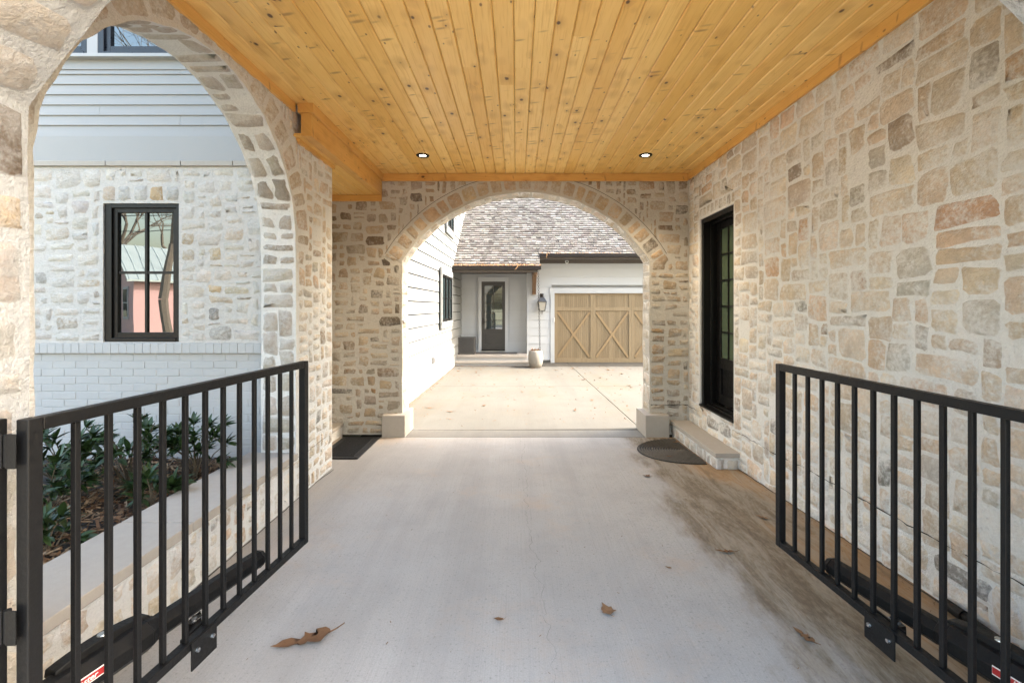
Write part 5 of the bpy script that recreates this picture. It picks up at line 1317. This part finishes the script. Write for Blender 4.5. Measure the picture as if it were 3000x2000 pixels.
# conduit along the foot of the wall
m = MB(); m.cyl((2.125, 1.36, 0.135), (2.125, 2.16, 0.135), 0.021, 0.021, 16); 
cd = tag(obj('conduit', m, MAT['black_matte'], smooth=True), 'black plastic conduit lying along the foot of the long wall', 'pipe')
m = MB(); m.cyl((2.125, 2.161, 0.135), (2.125, 2.25, 0.135), 0.027, 0.027, 16); m.cyl((2.125, 2.2505, 0.135), (2.125, 2.265, 0.135), 0.026, 0.014, 16); obj('coupling', m, MAT['black_matte'], cd, smooth=False)

# ------------------------------------------------------------------ fallen leaves
def oak_outline(kind, rnd):
    if kind == 0:   # long, torn lobes
        return [(0,-.02),(.06,.0),(.14,.07),(.20,.24),(.10,.20),(.15,.36),(.22,.44),(.12,.44),(.07,.50),(.14,.66),(.10,.80),(.04,.90),(0,1.0),(-.05,.84),(-.10,.70),(-.06,.54),(-.16,.50),(-.22,.42),(-.12,.38),(-.20,.26),(-.24,.16),(-.12,.10),(-.05,.02)]
    if kind == 1:   # tulip-like with pointed lobes
        return [(0,0),(.10,.03),(.22,.14),(.42,.16),(.28,.30),(.30,.52),(.18,.56),(.10,.76),(0,1.0),(-.08,.74),(-.22,.60),(-.30,.42),(-.26,.28),(-.40,.20),(-.20,.10),(-.08,.03)]
    return [(0,0),(.12,.12),(.18,.35),(.17,.6),(.09,.85),(0,1),(-.08,.85),(-.15,.6),(-.16,.35),(-.1,.12)]
def leaf(x, y, size, rot, kind, curl, label, group, seed, lift=0.004, width=1.0):
    rnd = random.Random(seed); o = oak_outline(kind, rnd); V = []; n = len(o)
    z0 = floor_z(x, y) if y < 5.6 else 0.0
    ca, sa = math.cos(rot), math.sin(rot)
    def pt(u, v):
        uu, vv = u*size*width, (v-0.5)*size; px_, py_ = x+uu*ca-vv*sa, y+uu*sa+vv*ca
        return (px_, py_, z0+lift+curl*size*(abs(u)*1.1+0.9*(v-0.5)**2+0.10*math.sin(v*9+seed)*u*3)+rnd.uniform(0, 0.02)*size)
    for (u, v) in o: V.append(pt(u, v))
    k = 6
    for i in range(k): V.append(pt(0, (i+0.5)/k))
    F = []
    for i in range(n):
        a, b = o[i], o[(i+1) % n]; mv = (a[1]+b[1])/2; q = min(k-1, max(0, int(mv*k))); 
        qa = min(k-1, max(0, int(a[1]*k))); qb = min(k-1, max(0, int(b[1]*k)))
        if qa == qb: F.append((i, (i+1) % n, n+qa))
        else:
            F.append((i, (i+1) % n, n+qb)); st_ = 1 if qb > qa else -1
            for q in range(qa, qb, st_): F.append((i, n+q+st_, n+q))
    m = MB(); m.add(V, F)
    if size > 0.05: m.tube([pt(0, 0.02), pt(0.02, -0.12), pt(0.06, -0.26)], [0.0016*size/0.1, 0.0013*size/0.1, 0.001*size/0.1], 4)
    return tag(obj('fallen_leaf', m, MAT['dry_leaf'], smooth=True, fix=False), label, 'leaf', group)
GL = 'fallen leaves on the driveway'
leaf(-1.03, 2.172, 0.26, math.radians(112), 0, 0.22, 'large torn brown oak leaf on the drive near the picket gate', GL, 1, width=0.9)
leaf(0.475, 2.41, 0.105, math.radians(15), 1, 0.20, 'reddish pointed leaf lying near the hairline crack', GL, 2)
leaf(-0.09, 2.325, 0.055, math.radians(80), 2, 0.7, 'tiny curled brown leaf alone in the middle of the drive', GL, 3)
leaf(1.33, 2.915, 0.12, math.radians(75), 0, 0.3, 'thin twisted leaf on the edge of the dirt stain', GL, 4, width=0.7)
leaf(0.93, 2.78, 0.04, math.radians(60), 2, 0.6, 'small curled leaf between the crack and dirt stain', GL, 5)
leaf(1.36, 2.16, 0.11, math.radians(20), 0, 0.15, 'faded flat leaf on the dirt beside the wall gate', GL, 6)
leaf(1.22, 4.28, 0.075, math.radians(65), 1, 0.3, 'pale leaf just in front of the half round mat', GL, 7)
leaf(1.60, 4.78, 0.06, math.radians(75), 2, 0.4, 'pale narrow leaf lying on the half round mat', GL, 8, lift=0.024)
leaf(1.80, 3.35, 0.09, math.radians(40), 0, 0.2, 'brown leaf on the dirt close to the long stone wall', GL, 9)
leaf(-1.76, 2.52, 0.10, math.radians(20), 0, 0.4, 'rust coloured curled leaf against the ledge foot', GL, 10)
leaf(1.86, 5.33, 0.07, math.radians(70), 1, 0.4, 'dry leaf caught where the mat meets the door step', GL, 12, lift=0.02)
rl_ = random.Random(33)
for i in range(40):
    y = 6.2+6.0*rl_.random()**0.8; x = rl_.uniform(-1.5, 3.2*min(1, y/9))
    leaf(x, y, rl_.uniform(0.05, 0.13), rl_.uniform(0, 6.28), rl_.choice([0, 0, 1, 2]), rl_.uniform(0.1, 0.5), 'dry brown leaf scattered on the sunlit courtyard', 'dry leaves scattered on the courtyard', 100+i)
mb = MB(); rd = random.Random(35)
for _ in range(900):
    q = rd.random()
    if q < 0.5: y = 6.1+6.4*rd.random()**0.7; x = rd.uniform(-1.55, 3.3*y/9)
    elif q < 0.75: y = rd.uniform(6.1, 12.4); x = AX(y)+0.03+abs(rd.gauss(0, 0.06))
    else: x = rd.uniform(-1.66, 0.6); y = 12.44-abs(rd.gauss(0, 0.06))
    L = rd.uniform(0.01, 0.06); t = rd.uniform(0, PI); W = rd.uniform(0.003, 0.013); dx, dy = math.cos(t)*L/2, math.sin(t)*L/2; wx, wy = -math.sin(t)*W/2, math.cos(t)*W/2; z = rd.uniform(0.002, 0.006)
    mb.add([(x-dx-wx,y-dy-wy,z),(x+dx-wx,y+dy-wy,z+rd.uniform(0,.012)),(x+dx+wx,y+dy+wy,z+rd.uniform(0,.01)),(x-dx+wx,y-dy+wy,z)], [(0,1,2,3)])
for _ in range(160):
    x = rd.uniform(-1.7, 2.1); y = rd.uniform(1.9, 5.5)
    if rd.random() < 0.55: x = XR-0.03-abs(rd.gauss(0, 0.05)); y = rd.uniform(1.9, 4.4)
    L = rd.uniform(0.004, 0.014); t = rd.uniform(0, PI); W = L*0.3; dx, dy = math.cos(t)*L/2, math.sin(t)*L/2; wx, wy = -math.sin(t)*W/2, math.cos(t)*W/2; z = floor_z(x, y)+0.004
    mb.add([(x-dx-wx,y-dy-wy,z),(x+dx-wx,y+dy-wy,z+0.003),(x+dx+wx,y+dy+wy,z+0.003),(x-dx+wx,y-dy+wy,z)], [(0,1,2,3)])
tag(obj('leaf_litter', mb, MAT['dry_leaf'], fix=False), 'fine leaf litter and twigs scattered over the concrete', kind='stuff')

# ------------------------------------------------------------------ across the street: seen mirrored in the windows
ph = empty('pink_house', (-24, -22, 0), 'pink clapboard cottage with a metal roof across the street', 'house')
def rotp(p, c=(-24.6, -19.5), a=math.radians(38)):
    x, y = p[0], p[1]; return (c[0]+x*math.cos(a)-y*math.sin(a), c[1]+x*math.sin(a)+y*math.cos(a), p[2])
def rbox(x0, x1, y0, y1, z0, z1):
    m = MB(); m.box(x0, x1, y0, y1, z0, z1); m.v = [rotp(p) for p in m.v]; return m
# gable block: its gable wall looks along local +Y; side wing to local -X
m = MB(); m.prism([(0, -0.1), (5.5, -0.1), (5.5, 3.2), (2.75, 5.0), (0, 3.2)], lambda u, v, d: rotp((u, -7*d, v))); obj('wall', m, MAT['pink'], ph)
obj('wall', rbox(-5, -0.01, -6.5, -1.8, -0.1, 3.0), MAT['pink'], ph)
m = MB()
for sgn in (0, 1):
    poly = [(-0.4, 2.96), (2.75, 5.03), (2.75, 5.13), (-0.4, 3.06)] if sgn == 0 else [(2.75, 5.03), (5.9, 2.96), (5.9, 3.06), (2.75, 5.13)]
    m.prism(poly, lambda u, v, d: rotp((u, 0.4-7.6*d, v)))
for i in range(18):
    y = 0.3-7.4*i/17
    m.prism([(-0.4, 3.06), (2.75, 5.13), (2.75, 5.17), (-0.4, 3.10)], lambda u, v, d, y=y: rotp((u, y-0.03*d, v)))
    m.prism([(2.75, 5.13), (5.9, 3.06), (5.9, 3.10), (2.75, 5.17)], lambda u, v, d, y=y: rotp((u, y-0.03*d, v)))
obj('roof', m, MAT['tin'], ph)
m = MB(); m.prism([(-1.4, 2.9), (-4.2, 4.7), (-7.0, 2.9), (-7.0, 3.0), (-4.2, 4.8), (-1.4, 3.0)], lambda u, v, d: rotp((-5.3+5.2*d, u, v))); obj('roof', m, MAT['tin'], ph)
for (x, z) in ((1.3, 1.1), (3.6, 1.1)):
    f = rbox(x-0.12, x+1.0, 0.0, 0.06, z-0.15, z+1.65); wn = obj('window', f, MAT['white_paint'], ph)
    obj('pane', rbox(x, x+0.88, 0.05, 0.075, z, z+0.74), MAT['glass_far'], wn); obj('pane', rbox(x, x+0.88, 0.05, 0.075, z+0.8, z+1.52), MAT['glass_far'], wn)
f = rbox(-2.6, -1.5, -1.8, -1.74, 0.9, 2.6); wn = obj('window', f, MAT['white_paint'], ph); obj('pane', rbox(-2.48, -1.62, -1.75, -1.725, 1.02, 2.48), MAT['glass_far'], wn)
def tree(x, y, h, r, seed, label, depth=6):
    rnd = random.Random(seed); t = empty('bare_tree', (x, y, 0), label, 'tree', 'leafless trees across the street')
    tr = MB(); br = MB()
    def grow(p, d, L, r, lev):
        q = p+d*L; m = tr if lev == 0 else br
        mid = (p+q)/2+Vector((rnd.uniform(-1,1), rnd.uniform(-1,1), 0))*L*0.06
        m.tube([p, mid, q], [r, r*0.85, r*0.7], 7 if lev < 2 else 4 if lev < 4 else 3)
        if lev >= depth: return
        for i in range(2 if lev == 0 else rnd.choice([2, 3, 3])):
            a = rnd.uniform(0, 2*PI); sp = rnd.uniform(0.3, 0.75); s = d.cross(Vector((0.3, 0.2, 1)))
            if s.length < 0.1: s = Vector((1, 0, 0))
            s.normalize(); s2 = d.cross(s); nd = (d*math.cos(sp)+(s*math.cos(a)+s2*math.sin(a))*math.sin(sp)+Vector((0,0,0.08))).normalized()
            grow(q if rnd.random() < 0.7 else mid, nd, L*rnd.uniform(0.62, 0.85), r*0.58, lev+1)
    grow(Vector((x, y, -0.1)), Vector((0.03, 0.02, 1)), h*0.27, r, 0)
    obj('trunk', tr, MAT['bark'], t); obj('branch', br, MAT['bark'], t)
tree(-12.9, -9.0, 15, 0.17, 1, 'bare street tree with pale forked limbs nearest the house front', 7)
tree(-21.5, -13, 11, 0.16, 2, 'slender leafless tree in front of the pink cottage')
tree(-36, -33, 20, 0.30, 3, 'tall leafless tree rising behind the pink cottage roof', 7)
tree(-32, -36, 18, 0.28, 4, 'leafless tree behind the cottage, nearer the street pole', 7)
tree(-41, -35, 19, 0.30, 5, 'leafless tree farthest along the street behind the cottage', 7)
tree(8, -30, 17, 0.3, 6, 'leafless tree across the street facing the driveway')
pl = empty('utility_pole', (-6, -17.5, 0), 'wooden utility pole carrying wires along the street', 'pole')
m = MB(); m.cyl((-6, -17.5, -0.2), (-6, -17.5, 9), 0.15, 0.11, 10); m.box(-6.06, -5.94, -18.4, -16.6, 8.4, 8.52); obj('pole', m, MAT['bark'], pl)
m = MB()
for (yy, zz_, sag) in ((-18.2, 8.55, 1.1), (-17.5, 7.6, 0.9), (-16.8, 8.55, 1.0), (-17.4, 6.6, 0.8)):
    pts = [Vector((-6-38*i/20, yy, zz_-sag*4*(i/20)*(1-i/20))) for i in range(21)]; m.tube(pts, [0.022]*21, 4)
tag(obj('wire', m, MAT['black_matte'], pl), None)

for o in list(bpy.data.objects):
    if o.type == 'EMPTY' and not o.children: bpy.data.objects.remove(o)
